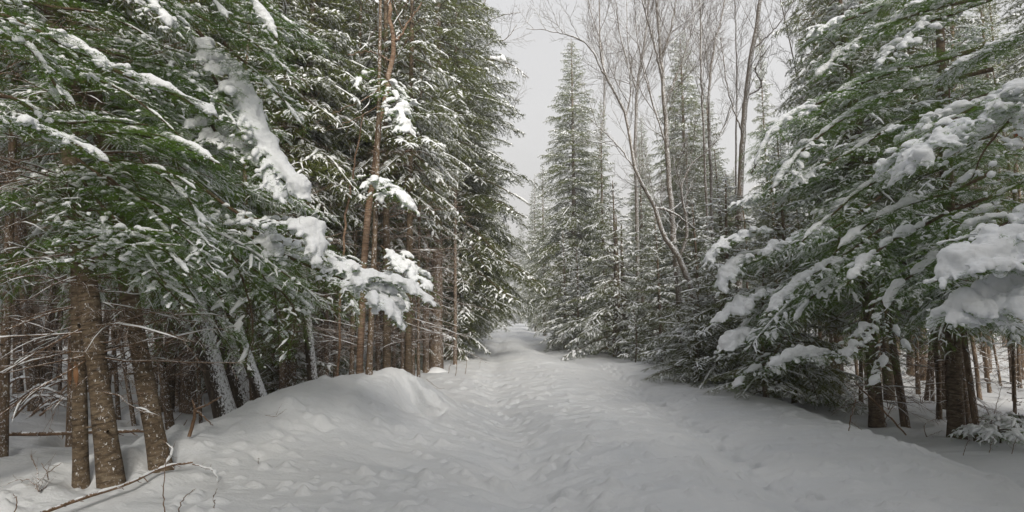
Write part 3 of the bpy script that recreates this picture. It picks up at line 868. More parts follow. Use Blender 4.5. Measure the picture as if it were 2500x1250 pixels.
LT2 = [
 (667, 8, 10.5, 0, 'bark', 'thin pole trunk left of the pair of brown trunks behind the snow bank'),
 (690, 15, 10, 2, 'bark', 'left one of the pair of brown trunks behind the low end of the snow bank'),
 (714, 17, 10.5, -6, 'bark', 'right one of the pair of brown trunks behind the low end of the snow bank'),
 (772, 24, 10.0, -38, 'bark_lean', 'leaning trunk half plastered with white snow behind the snow bank'),
 (749, 9, 11.5, -6, 'bark', 'thin brown trunk just left of the half-white leaning trunk'),
 (797, 11, 12, 2, 'bark', 'slim yellowish trunk, first right of the half-white leaning trunk'),
 (817, 9, 12.5, 6, 'bark_band', 'slim smooth trunk, second right of the half-white leaning trunk'),
 (857, 12, 12, 10, 'bark', 'slim tilted trunk immediately left of the reddish birch'),
 (922, 10, 13, 0, 'bark', 'narrow dark trunk immediately right of the reddish birch'),
 (945, 20, 11.5, 1, 'bark_band', 'pale straight trunk rising behind the top of the snow bank'),
 (962, 9, 15, 0, 'bark', 'thin dark trunk just right of the pale trunk above the bank'),
 (982, 9, 14, 2, 'bark', 'thin dark trunk left of the light trunk above the right end of the bank'),
 (995, 18, 11.5, 6, 'bark_band', 'light straight trunk above the right shoulder of the snow bank'),
 (1008, 9, 14.5, 0, 'bark', 'thin trunk pressed against the light trunk above the bank'),
 (1022, 8, 13, 1, 'bark', 'thinnest pole at the right end of the trunks above the bank'),
 (1040, 16, 16, 0, 'bark', 'dark snow-flecked trunk in a tangle left of the trail edge'),
 (1111, 9, 18.5, 2, 'bark', 'small dark pole standing alone at the left edge of the trail'),
]
for k, (px, w, d, dx, bk, lab) in enumerate(LT2):
    base = (px, 775 + 1.7 * F / d)
    dy = base[1] - 640
    trunk_tree('spruce_tree', base, None, (px + dx, 640), w, bk, lab, crown=[pDead2, pDead, pTall[2]][k % 3] if w > 8.5 and k != 16 else None, cs=1.0, spin=k * 2.1, seed=340 + k, H=14 if w > 8.5 else 8, d=d,
               dead=None if (w > 8.5 and k != 16) else (.5, 6, 36, .9))
RT = [
 ('fir_tree', (2335, 1052), (2326, 780), 33, 'bark_band', 'thick banded fir at the right whose long parallel boughs slope down toward the trail', pHigh),
 
 ('fir_tree', (2210, 1030), (2188, 890), 17, 'bark', 'slim tilted fir with scalloped snow shelves, left of the thick banded fir', pDead2),
 ('spruce_tree', (2292, 1012), (2290, 800), 11, 'bark', 'thin trunk left of the thick banded fir on the right', None),
 ('spruce_tree', (2261, 972), (2275, 800), 9, 'bark', 'thin trunk leaning right, behind the slim tilted trunk on the right', None),
 ('spruce_tree', (2316, 1018), (2314, 800), 9, 'bark', 'dark pole touching the left side of the thick banded fir', None),
 ('spruce_tree', (2360, 1005), (2357, 800), 8, 'bark', 'dark pole just right of the thick banded fir', None),
 ('spruce_tree', (2032, 970), (2030, 740), 8, 'bark', 'dark thin pole in front of the right-hand thicket', None),
 ('spruce_tree', (2004, 938), (2002, 740), 10, 'bark', 'thin pole left of the dark thin pole in the right-hand thicket', None),
 ('spruce_tree', (2050, 958), (2050, 760), 6, 'bark', 'thinnest pole right of the dark thin pole in the right-hand thicket', None),
 ('spruce_tree', (1897, 964), (1893, 780), 13, 'bark', 'dark fir at the right shoulder with big rounded snow cushions by the trail', None),
 ('spruce_tree', (2478, 1030), (2477, 800), 7, 'bark', 'thin pole at the extreme right of the view', None),
 ('spruce_tree', (1507, 868), (1506, 650), 17, 'bark_band', 'banded trunk foot showing under the broad layered spruce', None),
 ('spruce_tree', (1527, 866), (1522, 650), 19, 'bark', 'dark trunk foot just right of the banded one under the layered spruce', None),
]
for k, (nm, b, t, w, bk, lab, cr) in enumerate(RT):
    TREES[b[0]] = trunk_tree(nm, b, None, t, w, bk, lab, crown=cr, spin=k * 1.7 + .5, seed=380 + k, H=12 if cr else 6, dead=None if cr else (.4, 5, 36, 1.0))
trunk_tree('pine_tree', (2045, 900), None, (2020, 100), 24, 'bark', 'tall bare conifer trunk rising through the gaps above the right-hand firs', crown=None, seed=401, H=13, d=15, dead=(2.5, 12, 90, 1.4))
trunk_tree('spruce_tree', (2312, 950), None, (2300, 50), 17, 'bark', 'tall straight trunk showing between boughs near the upper right', crown=None, seed=402, H=12, d=13, dead=(2.5, 12, 80, 1.4))
trunk_tree('spruce_tree', (2338, 950), None, (2332, 50), 13, 'bark', 'narrower trunk beside the tall straight one near the upper right', crown=None, seed=403, H=12, d=14, dead=(2.5, 12, 60, 1.4))
print('trunks', round(time.time() - T00, 1))

# leafless hardwoods: explicit stems, then three generations of twigs
def hardwood(name, label, stems, d, seed, bark='grey', limb=1.0, sparse=1.0, fans=(.0, 1.0), snowy=.3, dz=0.0, up=.35):
    rng = np.random.default_rng(seed)
    main = stems[0]
    B = P(main[0][0], main[0][1], d); B[2] = g1(B[0], B[1]) - .1
    e = bpy.data.objects.new(name, None); COL.objects.link(e); e.location = B
    tag(e, label, 'tree')
    tr = Acc(); tw = Acc(); sn = Acc(); lim = []
    for k, st in enumerate(stems):
        pts = np.array([P(q[0], q[1], d + (q[3] if len(q) > 3 else 0)) for q in st]) - B
        if k == 0: pts[0] = np.array([0, 0, 0]); 
        c = crpath(pts, 26)
        c[1:-1] += rng.normal(0, .012, (24, 3))
        r = np.interp(np.linspace(0, 1, 26), np.linspace(0, 1, len(st)), [q[2] * d / F / 2 * .78 for q in st])
        tubes(tr, c[None], r[None], 10 if k == 0 else 8)
        lim.append((c, r))
    allq = []
    for k, (c, r) in enumerate(lim):
        L = plen(c[None])[0]
        a0 = fans[0] if k == 0 else .12
        q1, i1, s1 = spawn(rng, c[None], .36 / sparse, a0, .98, 48, lambda s, LL, rr: (1.0 + 1.5 * (1 - s)) * limb * rr.uniform(.5, 1.2, len(s)), -up, K=8, planar=False, jit=.2, maxn=40, lift=.25)
        q1[:, 1:] += np.cumsum(rng.normal(0, .022, (len(q1), 7, 3)), 1)
        allq.append(q1)
    q1 = np.concatenate(allq)
    t8 = np.linspace(0, 1, 8)[None]
    tubes(tw, q1, (.005 + .0055 * plen(q1)[:, None] * .6) * (1 - .75 * t8), 5)
    q2, _, _ = spawn(rng, q1, .14 / sparse, .15, .98, 42, lambda s, LL, rr: (.12 + LL * .42 * (1.1 - s)) * rr.uniform(.5, 1.2, len(s)), -.15, K=5, planar=False, jit=.2, maxn=20, lift=.15)
    q2[:, 1:] += np.cumsum(rng.normal(0, .012, (len(q2), 4, 3)), 1)
    t5 = np.linspace(0, 1, 5)[None]
    tubes(tw, q2, .0052 * (1 - .5 * t5) * np.ones((len(q2), 1)), 4)
    q3, _, _ = spawn(rng, q2, .09 / sparse, .2, .98, 40, lambda s, LL, rr: (.05 + LL * .35) * rr.uniform(.5, 1.2, len(s)), -.1, K=3, planar=False, jit=.2, maxn=6, lift=.1)
    tubes(tw, q3, .0036 * (1 - .4 * np.linspace(0, 1, 3)[None]) * np.ones((len(q3), 1)), 3)
    k = rng.random(len(q1)) < snowy
    snow_on(sn, rng, q1[k], .012 + .012 * rng.random(k.sum()), K=9, S=5, a=rng.uniform(0, .2, k.sum()), b=rng.uniform(.4, .9, k.sum()), rough=.6)
    for c, r in lim[1:]:
        snow_on(sn, rng, c[None], np.array([r.mean() * 1.1]), K=16, S=6, a=.02, b=.5, rough=.5, lift=.8)
    link('trunk', make_mesh(name + '_trunk', tr, [M[bark]]), e)
    link('branches', make_mesh(name + '_tw', tw, [M['twig' if bark != 'grey' else 'grey']]), e)
    if sn.n: link('snow_cover', make_mesh(name + '_sn', sn, [M['snow']]), e)
    return e
hardwood('maple_tree', 'tall straight grey hardwood with many upswept bare limbs right of the sky gap',
         [[(1672, 860, 24), (1650, 640, 20), (1640, 520, 17), (1628, 350, 15), (1619, 200, 13), (1610, 90, 10), (1598, -60, 7)],
          [(1620, 215, 9), (1600, 120, 7), (1572, 20, 5), (1560, -50, 3)], [(1616, 140, 9), (1640, 60, 7), (1655, -40, 4)], [(1628, 360, 6), (1590, 240, 5), (1560, 120, 3.5), (1548, 0, 2)],
          [(1622, 260, 7), (1665, 150, 5), (1700, 30, 3)]], 17, 501, fans=(.42, 1))
hardwood('maple_tree', 'crooked forked hardwood leaning left over the trail with snow in its crotch',
         [[(1712, 850, 24), (1700, 752, 20), (1662, 640, 18), (1622, 575, 15), (1595, 500, 13), (1552, 415, 11), (1528, 285, 9), (1476, 178, 8), (1465, 95, 5), (1462, -30, 3)],
          [(1476, 182, 6), (1430, 105, 4.5), (1355, 78, 3.2), (1285, 70, 2)], [(1528, 290, 6), (1540, 200, 4.5), (1510, 60, 3), (1500, -30, 2)],
          [(1660, 632, 12), (1678, 560, 9), (1664, 465, 7), (1690, 400, 5), (1745, 350, 3.5), (1790, 260, 2)],
          [(1595, 505, 8), (1640, 518, 7), (1700, 560, 5)], [(1552, 415, 5), (1500, 345, 4), (1440, 290, 2.5)]], 15, 502, fans=(.35, 1), limb=.8)
hardwood('maple_tree', 'pale upright hardwood stem left of the tall grey hardwood',
         [[(1560, 830, 14), (1552, 400, 12), (1553, 300, 11), (1558, 200, 9), (1575, 90, 7), (1588, -40, 4)], [(1556, 240, 6), (1535, 130, 4), (1530, 0, 2)]], 24, 503, fans=(.45, 1))
hardwood('maple_tree', 'rough dark hardwood tilted right with a hooked limb, near the narrow spruce spire',
         [[(1800, 860, 20), (1807, 465, 18), (1815, 325, 17), (1822, 225, 16), (1840, 100, 14), (1857, 0, 12), (1868, -60, 10)],
          [(1824, 235, 7), (1858, 210, 6), (1846, 165, 5), (1880, 110, 3)], [(1838, 120, 7), (1900, 60, 4), (1950, -20, 3)], [(1815, 330, 6), (1780, 230, 4), (1760, 90, 3)]], 17, 504, fans=(.4, 1), sparse=.62, limb=.85)
hardwood('maple_tree', 'slender hardwood with a wavy stem between the two spruce spires',
         [[(1745, 850, 10), (1735, 420, 9), (1731, 240, 8), (1742, 125, 7), (1765, 25, 5), (1775, -40, 4)], [(1733, 200, 4), (1720, 100, 3), (1700, -20, 2)]], 21, 505, fans=(.4, 1))
hardwood('maple_tree', 'thin straight hardwood in front of the spire-topped spruce',
         [[(1735, 860, 9), (1722, 420, 8), (1713, 210, 7), (1710, 60, 5), (1708, -50, 3)]], 19, 506, fans=(.4, 1))
hardwood('maple_tree', 'very thin bare stem left of the rough dark tilted hardwood',
         [[(1795, 850, 7), (1797, 400, 6), (1799, 200, 5), (1796, 60, 4), (1792, -40, 3)]], 23, 507, fans=(.35, 1))
hardwood('maple_tree', 'wispy bare sapling arching beside the narrow spruce spire',
         [[(1990, 840, 7), (1972, 420, 6), (1958, 260, 5), (1930, 110, 4), (1905, 0, 3)]], 20, 508, fans=(.35, 1))
hardwood('maple_tree', 'spindly bare tree filling the sky between the gap spruce and the forked hardwood',
         [[(1450, 840, 9), (1462, 400, 7), (1475, 260, 6), (1470, 120, 4), (1440, 20, 3), (1430, -40, 2)]], 36, 509, fans=(.4, 1))
hardwood('birch_tree', 'reddish paper birch curving up out of the stand behind the snow bank',
         [[(876, 960, 24), (880, 860, 21), (889, 640, 21), (899, 520, 21), (914, 420, 20), (926, 320, 18), (938, 250, 17), (949, 195, 16), (959, 135, 16), (960, 95, 14), (951, 50, 13), (949, 0, 13), (945, -60, 11)],
          [(960, 105, 10), (978, 88, 8), (1004, 45, 6), (1030, 5, 4)], [(955, 150, 6), (905, 125, 4), (850, 135, 3)], [(948, 200, 5), (900, 235, 4), (830, 270, 2.5), (770, 300, 2)],
          [(940, 245, 4), (870, 290, 3), (800, 310, 2)]], 9.7, 510, bark='birch', fans=(.62, 1), limb=.8, sparse=.6, snowy=.8)
hardwood('dead_sapling', 'thin dead pole leaning right across the dark stand left of the birch',
         [[(825, 900, 8), (838, 600, 7), (862, 425, 6), (887, 282, 4)]], 10, 511, bark='birch', fans=(.3, 1), limb=.3, sparse=.35, snowy=.6)
print('hardwoods', round(time.time() - T00, 1))

# foreground boughs: each a part of its own tree, its snow fused into soft rolls
HERO = dict(sp2=.042, sp3=.038, nd=230, nl=.022, nw=.0023, rs=.018, snow=.5, sn3=.45, r2=.0022, sS=8, sK=8, fl=.38, d2=.12, d3=.1, j3=.12, j2=.10, wf=.36, S=6)
def tree_root(name, px, d, label, H, r0, bark='bark_band', seed=0):
    x = float(P(px, 775, d)[0])
    e = bpy.data.objects.new(name, None); COL.objects.link(e)
    e.location = (x, d, g1(x, d) - .05)
    tag(e, label, 'tree')
    link('trunk', straight_trunk(name + '_t', seed, H, r0, bark), e)
    return e
_dg = None
def fuse(o, vox, smooth=4):
    m = o.modifiers.new('fuse', 'REMESH'); m.mode = 'VOXEL'; m.voxel_size = vox; m.use_smooth_shade = True
    s = o.modifiers.new('soft', 'SMOOTH'); s.factor = .5; s.iterations = smooth
    dg = bpy.context.evaluated_depsgraph_get()
    me = bpy.data.meshes.new_from_object(o.evaluated_get(dg))
    mats = list(o.data.materials)
    o.modifiers.clear(); o.data = me
    me.materials.clear()
    for mm in mats: me.materials.append(mm)
def bough(root, pts, seed, needle='needle_fir', roll=.03, rolls=((.05, .95),), o=None, vox=.010, pad=1.0, **kw):
    rng = np.random.default_rng(seed)
    oo = dict(HERO); 
    if o: oo.update(o)
    oo.update(kw)
    B = np.array(root.location)
    w = np.array([P(*q) for q in pts]) - B
    c = crpath(w, 24); c[1:] += np.cumsum(rng.normal(0, .004, (23, 3)), 0)
    cr, sn = Acc(), Acc()
    oo['axs'] = 0
    bough_set(rng, c[None], cr, sn, oo)
    if rolls and rolls[0][1] - rolls[0][0] > .4 and roll < .075:      # break long rolls into a row of separate pads
        a, b = rolls[0]; cut = a + (b - a) * rng.uniform(.35, .62); rolls = ((a, cut - .025), (cut + .02, b)) + tuple(rolls[1:])
    for (a, b) in rolls:
        K = max(6, int((b - a) * 34))
        Q, _ = interp(c[None], np.zeros((1, K), int), np.linspace(a, b, K)[None])
        s = np.linspace(0, 1, K)
        r = roll * np.clip(np.sin(np.pi * (s * .9 + .06)), 0, 1) ** .4 * (1 + .5 * vn3(np.stack([s * (b - a) * 16, s * 0 + seed, s * 0], -1), seed) * 2)
        r[0] *= .3; r[-1] *= .4
        Q = Q.copy(); Q[..., 2] += roll * .35
        tubes(sn, Q, r[None], 12, .85, .35)
    b = link('bough', make_mesh('bough', cr, [M[needle], M['twig']]), root)
    Mw = Matrix.LocRotScale(root.location, root.rotation_euler, root.scale)
    b.matrix_parent_inverse = Mw.inverted() @ Matrix.Translation(root.location)
    if sn.n:
        s_ = link('snow_load', make_mesh('bsnow', sn, [M['snow']]), b)
        fuse(s_, vox)
        me = s_.data; nv = len(me.vertices)
        co = np.empty(nv * 3, np.float32); no = np.empty(nv * 3, np.float32)
        me.vertices.foreach_get('co', co); me.vertices.foreach_get('normal', no)
        co = co.reshape(-1, 3).astype(float); no = no.reshape(-1, 3)
        co += no * (vn3(co * 10 + seed, 5) * min(.6 * roll, .06) + vn3(co * 27, 6) * min(.3 * roll, .022) + vn3(co * 75, 7) * .006)[:, None]
        me.vertices.foreach_set('co', co.ravel()); me.update()
    return b

A = tree_root('balsam_fir', -420, 3.6, 'near balsam fir whose snow-rolled green boughs reach in from the left edge', 6, .11, seed=1)
bough(A, [(-420, -60, 3.3), (-150, -20, 3.3), (50, 58, 3.3), (200, 130, 3.35), (330, 205, 3.4), (440, 248, 3.45), (530, 305, 3.5)], 601, roll=.042, rolls=((.40, .99),), wf=.22, snow=.35)
bough(A, [(-420, 180, 3.3), (-120, 250, 3.2), (0, 290, 3.2), (70, 308, 3.2), (165, 345, 3.25), (270, 400, 3.3)], 602, roll=.038, rolls=((.52, .98),), wf=.24, snow=.3)
bough(A, [(-420, -40, 3.4), (-150, 20, 3.3), (0, 80, 3.3), (70, 115, 3.3), (130, 195, 3.35), (205, 275, 3.4)], 603, roll=.020, rolls=((.5, .78), (.82, .97)), wf=.25, snow=.4)
bough(A, [(-420, 420, 3.7), (-200, 300, 3.9), (0, 230, 4.0), (130, 290, 4.1), (270, 290, 4.2), (360, 300, 4.2)], 604, roll=.016, rolls=((.6, .8), (.84, .97)), wf=.2, snow=.35)
B2 = TREES[272]
rb = np.random.default_rng(77)
spec = [  # start, end, depth, snow roll
 ((120, 20), (410, 125), 4.6, .014), ((290, -60), (425, 95), 4.2, .045), ((420, -80), (560, 60), 4.4, .03), ((500, -120), (690, 110), 4.3, .05), ((330, -40), (470, 60), 4.8, .03),
 ((200, 170), (440, 330), 4.6, .02), ((230, 320), (520, 385), 4.5, .028), ((340, 330), (560, 420), 4.5, .03), ((300, 400), (500, 480), 4.4, .02),
 ((250, 440), (430, 590), 4.6, .018), ((380, 430), (490, 560), 4.4, .022), ((330, 480), (520, 610), 4.5, .016), ((200, 590), (420, 560), 4.2, .012),
 ((215, 640), (420, 610), 4.1, .012), ((300, 560), (470, 680), 4.3, .022), ((250, 500), (400, 690), 4.3, .012), ((420, 560), (540, 690), 4.5, .015),
 ((150, 480), (260, 640), 4.7, .01), ((300, 640), (480, 760), 4.6, .0), ((380, 600), (550, 740), 4.8, .0), ((240, 120), (560, 260), 5.0, .018), ((440, 180), (600, 330), 5.0, .02),
 ((520, 60), (740, 210), 5.0, .02), ((560, 0), (760, 90), 5.2, .02), ((600, 160), (750, 320), 5.2, .02), ((560, 250), (700, 480), 5.4, .02), ((620, 60), (830, 130), 5.6, .02)]
for k, (a, b, d, rl) in enumerate(spec):
    a, b = np.array(a, float), np.array(b, float)
    v = b - a
    s0 = a - v * .35
    mid = (a + b) / 2 + np.array([0, -.08 * np.hypot(*v)])
    bough(B2, [(s0[0], s0[1], d + .25), (a[0], a[1], d + .1), (mid[0], mid[1], d), (b[0], b[1], d - .1)], 610 + k, roll=max(rl, .008), rolls=((.45, .96),) if rl > 0 else (), wf=.46,
          snow=.55, sn3=.5, vox=.009, rs=.016, nl=.023)
C3 = TREES[640]
bough(C3, [(470, 60, 5.4), (530, 140, 5.3), (585, 235, 5.2), (625, 345, 5.2), (680, 420, 5.1), (765, 515, 5.0)], 650, roll=.13, rolls=((.30, .98),), wf=.22, snow=.9, rs=.04, sn3=.3, vox=.013)
bough(C3, [(470, 220, 5.4), (530, 330, 5.3), (590, 380, 5.2), (640, 440, 5.1), (700, 505, 5.0)], 651, roll=.07, rolls=((.35, .97),), wf=.25, snow=.8, rs=.032, vox=.013)
bough(C3, [(470, 440, 5.6), (590, 520, 5.4), (690, 540, 5.2), (760, 570, 5.1), (800, 640, 5.0)], 652, roll=.10, rolls=((.66, .99),), wf=.3, snow=.9, rs=.05, sn3=.3, smin=.58, vox=.013)
bough(C3, [(560, 560, 6.2), (720, 590, 6.0), (830, 650, 5.9), (900, 680, 5.8), (980, 700, 5.8), (1060, 748, 5.7)], 653, roll=.055, rolls=((.40, .66), (.7, .98)), wf=.22, snow=.65, rs=.035, vox=.014)
bough(C3, [(620, 590, 6.0), (760, 650, 5.8), (870, 690, 5.7), (940, 730, 5.6), (985, 790, 5.6)], 654, roll=.055, rolls=((.68, .98),), wf=.34, snow=.55, rs=.033, vox=.014)
bough(C3, [(560, 500, 6.0), (620, 560, 5.9), (650, 600, 5.8), (690, 640, 5.8)], 655, roll=.08, rolls=((.5, .95),), wf=.4, snow=.6, rs=.03, vox=.014)
bough(C3, [(560, 620, 6.2), (650, 680, 6.0), (720, 760, 5.9), (700, 870, 5.9)], 656, roll=.03, rolls=((.3, .5),), wf=.4, snow=.25, rs=.03, vox=.014)
bough(C3, [(600, 560, 7.6), (660, 640, 7.4), (680, 760, 7.3), (690, 860, 7.3)], 658, roll=.05, rolls=((.42, .5),), wf=.5, snow=.3, rs=.028, vox=.014)
bough(C3, [(700, 560, 7.6), (780, 620, 7.4), (840, 700, 7.3), (870, 800, 7.3)], 659, roll=.04, rolls=((.5, .7),), wf=.45, snow=.4, rs=.028, vox=.014)
bough(C3, [(560, 600, 6.2), (600, 700, 6.0), (620, 800, 5.9), (600, 900, 5.9)], 657, roll=.0, rolls=(), wf=.45, snow=.2, rs=.03, vox=.014)
D4 = tree_root('balsam_fir', 905, 8.8, 'slim young fir before the birch with separate clumps of snow on short boughs', 7, .05, bark='bark', seed=4)
for k, (a, b, rl) in enumerate([((905, 430), (1010, 520), .09), ((905, 420), (930, 500), .05), ((930, 600), (1060, 720), .07), ((920, 170), (870, 220), .06), ((930, 260), (1010, 330), .085), ((940, 180), (990, 300), .05), ((905, 640), (1000, 770), .06)]):
    a, b = np.array(a, float), np.array(b, float); m = (a + b) / 2 + (0, -12)
    bough(D4, [(a[0], a[1], 8.8), (m[0], m[1], 8.6), (b[0], b[1], 8.4)], 670 + k, roll=rl, rolls=((.45, .97),), wf=.55, snow=.55, rs=.04, vox=.018, nd=200, nw=.003)

R1 = tree_root('balsam_fir', 2720, 5.4, 'near balsam fir bearing the thickest snow pads at the right edge', 8, .12, seed=5)
PAD = dict(wf=.42, snow=.85, rs=.042, sn3=.35, vox=.013)
bough(R1, [(2720, 150, 5.4), (2560, 200, 5.3), (2440, 240, 5.2), (2340, 285, 5.1), (2270, 350, 5.0), (2215, 425, 5.0)], 701, roll=.15, rolls=((.45, .97),), **PAD)
bough(R1, [(2720, 200, 5.2), (2600, 230, 5.0), (2500, 270, 4.9), (2420, 350, 4.8), (2370, 440, 4.8)], 702, roll=.10, rolls=((.4, .97),), **PAD)
bough(R1, [(2720, 440, 4.9), (2600, 480, 4.7), (2500, 525, 4.6), (2430, 560, 4.5), (2350, 600, 4.4)], 703, roll=.17, rolls=((.4, .93),), **PAD)
bough(R1, [(2720, 520, 4.7), (2600, 570, 4.5), (2500, 610, 4.4), (2390, 650, 4.3), (2270, 690, 4.3)], 704, roll=.13, rolls=((.4, .97),), **PAD)
bough(R1, [(2720, 600, 4.7), (2600, 640, 4.6), (2480, 690, 4.5), (2380, 740, 4.4), (2320, 775, 4.4)], 705, roll=.09, rolls=((.4, .97),), **PAD)
bough(R1, [(2720, 660, 4.8), (2600, 710, 4.7), (2500, 755, 4.6), (2370, 800, 4.5)], 706, roll=.07, rolls=((.4, .97),), **PAD)
bough(R1, [(2720, 380, 5.0), (2600, 400, 5.0), (2500, 440, 5.0), (2420, 480, 5.0)], 707, roll=.03, rolls=((.5, .97),), wf=.5, snow=.3)
bough(R1, [(2720, 20, 5.6), (2560, 60, 5.5), (2420, 120, 5.5), (2300, 180, 5.5)], 708, roll=.04, rolls=((.5, .9),), wf=.5, snow=.4)
R2 = TREES[2335]
LONG = dict(wf=.33, snow=.5, rs=.023, sn3=.42, vox=.013, nd=240, nw=.0026)
for k, (pts, d, rl) in enumerate([
        ([(2420, -90), (2300, -40), (2170, 10), (2060, 60), (1960, 110)], 6.6, .055),
        ([(2420, -10), (2280, 20), (2150, 70), (2060, 130), (1990, 205)], 6.7, .06),
        ([(2420, 110), (2280, 150), (2130, 190), (2020, 240), (1900, 310), (1840, 420)], 6.4, .05),
        ([(2420, 170), (2280, 200), (2150, 235), (2040, 300), (1940, 380), (1870, 480)], 6.5, .045),
        ([(2420, 230), (2300, 270), (2180, 310), (2090, 370), (2000, 420), (1930, 470)], 6.6, .035),
        ([(2420, 330), (2300, 380), (2180, 420), (2090, 470), (2010, 540), (1940, 600)], 6.6, .05),
        ([(2420, 420), (2320, 470), (2210, 500), (2120, 550), (2040, 620)], 6.4, .05),
        ([(2420, 480), (2320, 520), (2240, 560), (2160, 600), (2110, 640), (2060, 700)], 5.9, .06),
        ([(2420, 560), (2330, 600), (2250, 650), (2180, 700), (2150, 770)], 6.2, .05),
        ([(2420, 0), (2330, 30), (2240, 60), (2190, 110), (2170, 150)], 6.0, .10),
        ([(2420, -60), (2340, -30), (2260, -10), (2200, 20)], 5.9, .12)]):
    bough(R2, [(p[0], p[1], d + .5 * (1 - i / (len(pts) - 1))) for i, p in enumerate(pts)], 720 + k, roll=rl, rolls=((.35, .97),), **LONG)
R3 = TREES[2210]
for k, (pts, d, rl) in enumerate([
        ([(2150, 480), (2080, 530), (1990, 580), (1900, 600), (1850, 640)], 8.2, .07), ([(2150, 560), (2060, 620), (1960, 680), (1860, 770)], 8.0, .08),
        ([(2150, 600), (2060, 660), (1980, 730), (1930, 800)], 8.4, .05), ([(2150, 700), (2120, 780), (2090, 830), (2060, 880)], 8.0, .06),
        ([(2150, 730), (2180, 790), (2200, 830), (2230, 870)], 8.0, .05), ([(2150, 780), (2160, 850), (2150, 900), (2120, 950)], 8.0, .05),
        ([(2150, 840), (2050, 860), (1950, 870), (1870, 900)], 8.8, .09)]):
    bough(R3, [(p[0], p[1], d + .4 * (1 - i / (len(pts) - 1))) for i, p in enumerate(pts)], 740 + k, roll=rl, rolls=((.4, .97),), **LONG)
R4 = TREES[1897]
for k, (pts, d, rl) in enumerate([
        ([(1905, 600), (1850, 620), (1790, 660), (1760, 720)], 10.6, .13), ([(1905, 700), (1840, 720), (1790, 760), (1745, 790)], 10.5, .11),
        ([(1905, 780), (1870, 810), (1800, 830), (1755, 860)], 10.3, .14), ([(1905, 560), (1830, 570), (1760, 600), (1720, 650)], 10.8, .08),
        ([(1905, 840), (1880, 880), (1830, 910), (1790, 950)], 10.2, .06), ([(1905, 820), (1950, 850), (1990, 880), (2020, 890)], 10.0, .09)]):
    bough(R4, [(p[0], p[1], d + .4 * (1 - i / (len(pts) - 1))) for i, p in enumerate(pts)], 760 + k, roll=rl, rolls=((.45, .97),), wf=.4, snow=.6, rs=.05, vox=.02, nd=180, nw=.0034)
bough(LEFTS[1], [(1110, 150, 20.6), (1160, 142, 20.2), (1210, 150, 20.0), (1250, 160, 19.9), (1292, 192, 19.8)], 780, roll=.17, rolls=((.42, .66),), wf=.24, snow=.4, rs=.04, vox=.03, sp2=.11, sp3=.08, d2=1.3, nd=70, nl=.035, nw=.007, needle='needle_spruce', r2=.006, ar=.012)
bough(LEFTS[1], [(1110, 430, 20.6), (1180, 440, 20.2), (1240, 470, 20.0), (1292, 503, 19.8)], 781, roll=.05, rolls=((.7, .98),), wf=.3, snow=.4, rs=.04, vox=.03, sp2=.09, sp3=.08, nd=80, nl=.035, nw=.007, needle='needle_spruce', r2=.006, ar=.012)
hardwood('maple_tree', 'bare twiggy hardwood leaning out of the left spruces into the grey sky gap',
         [[(1100, 860, 9), (1110, 500, 8), (1135, 200, 7), (1165, 60, 5), (1200, -40, 4)], [(1140, 180, 5), (1190, 110, 4), (1235, 95, 3), (1262, 60, 2)], [(1120, 330, 5), (1180, 290, 4), (1230, 280, 3), (1262, 250, 2)], [(1160, 70, 5), (1215, 40, 3), (1270, 30, 2)]], 22, 512, fans=(.4, 1), sparse=.6)
print('boughs', round(time.time() - T00, 1))

# low fir sprays lying on the right-hand floor
for k, (cx, cy, dx, lab) in enumerate([(2020, 985, -90, 'flat low fir spray with snow tufts lying on the sunken floor below the right-hand thicket'),
                                       (2440, 1075, -95, 'snow-tipped low fir branch on the floor at the lower right corner'),
                                       (2490, 1040, -60, 'small young fir clump at the right edge near the floor')]):
    p = hit(cx, cy); e = bpy.data.objects.new('fir_seedling', None); COL.objects.link(e); e.location = p
    tag(e, lab, 'young tree')
    d = p[1]
    st = Acc(); tubes(st, crpath([[0, 0, -.05], [.02, 0, .12], [0, 0, .3]], 6)[None], np.array([[.015, .014, .012, .01, .008, .005]]), 6)
    link('trunk', make_mesh('seedling', st, [M['twig']]), e)
    for q in range(7):
        a = q * .9 + k
        w = [p + np.array([0, 0, .12 + .02 * q]), p + np.array([math.cos(a) * .3, math.sin(a) * .3, .22]), p + np.array([math.cos(a) * .62, math.sin(a) * .62, .12])]
        rng = np.random.default_rng(800 + q + 10 * k)
        c = crpath(np.array(w) - p, 12)
        cr, sn = Acc(), Acc(); oo = dict(NEAR); oo.update(snow=.35, rs=.03, axs=.6)
        bough_set(rng, c[None], cr, sn, oo)
        b = link('bough', make_mesh('lowb', cr, [M['needle_fir'], M['twig']]), e)
        if sn.n: link('snow_load', make_mesh('lows', sn, [M['snow']]), b)

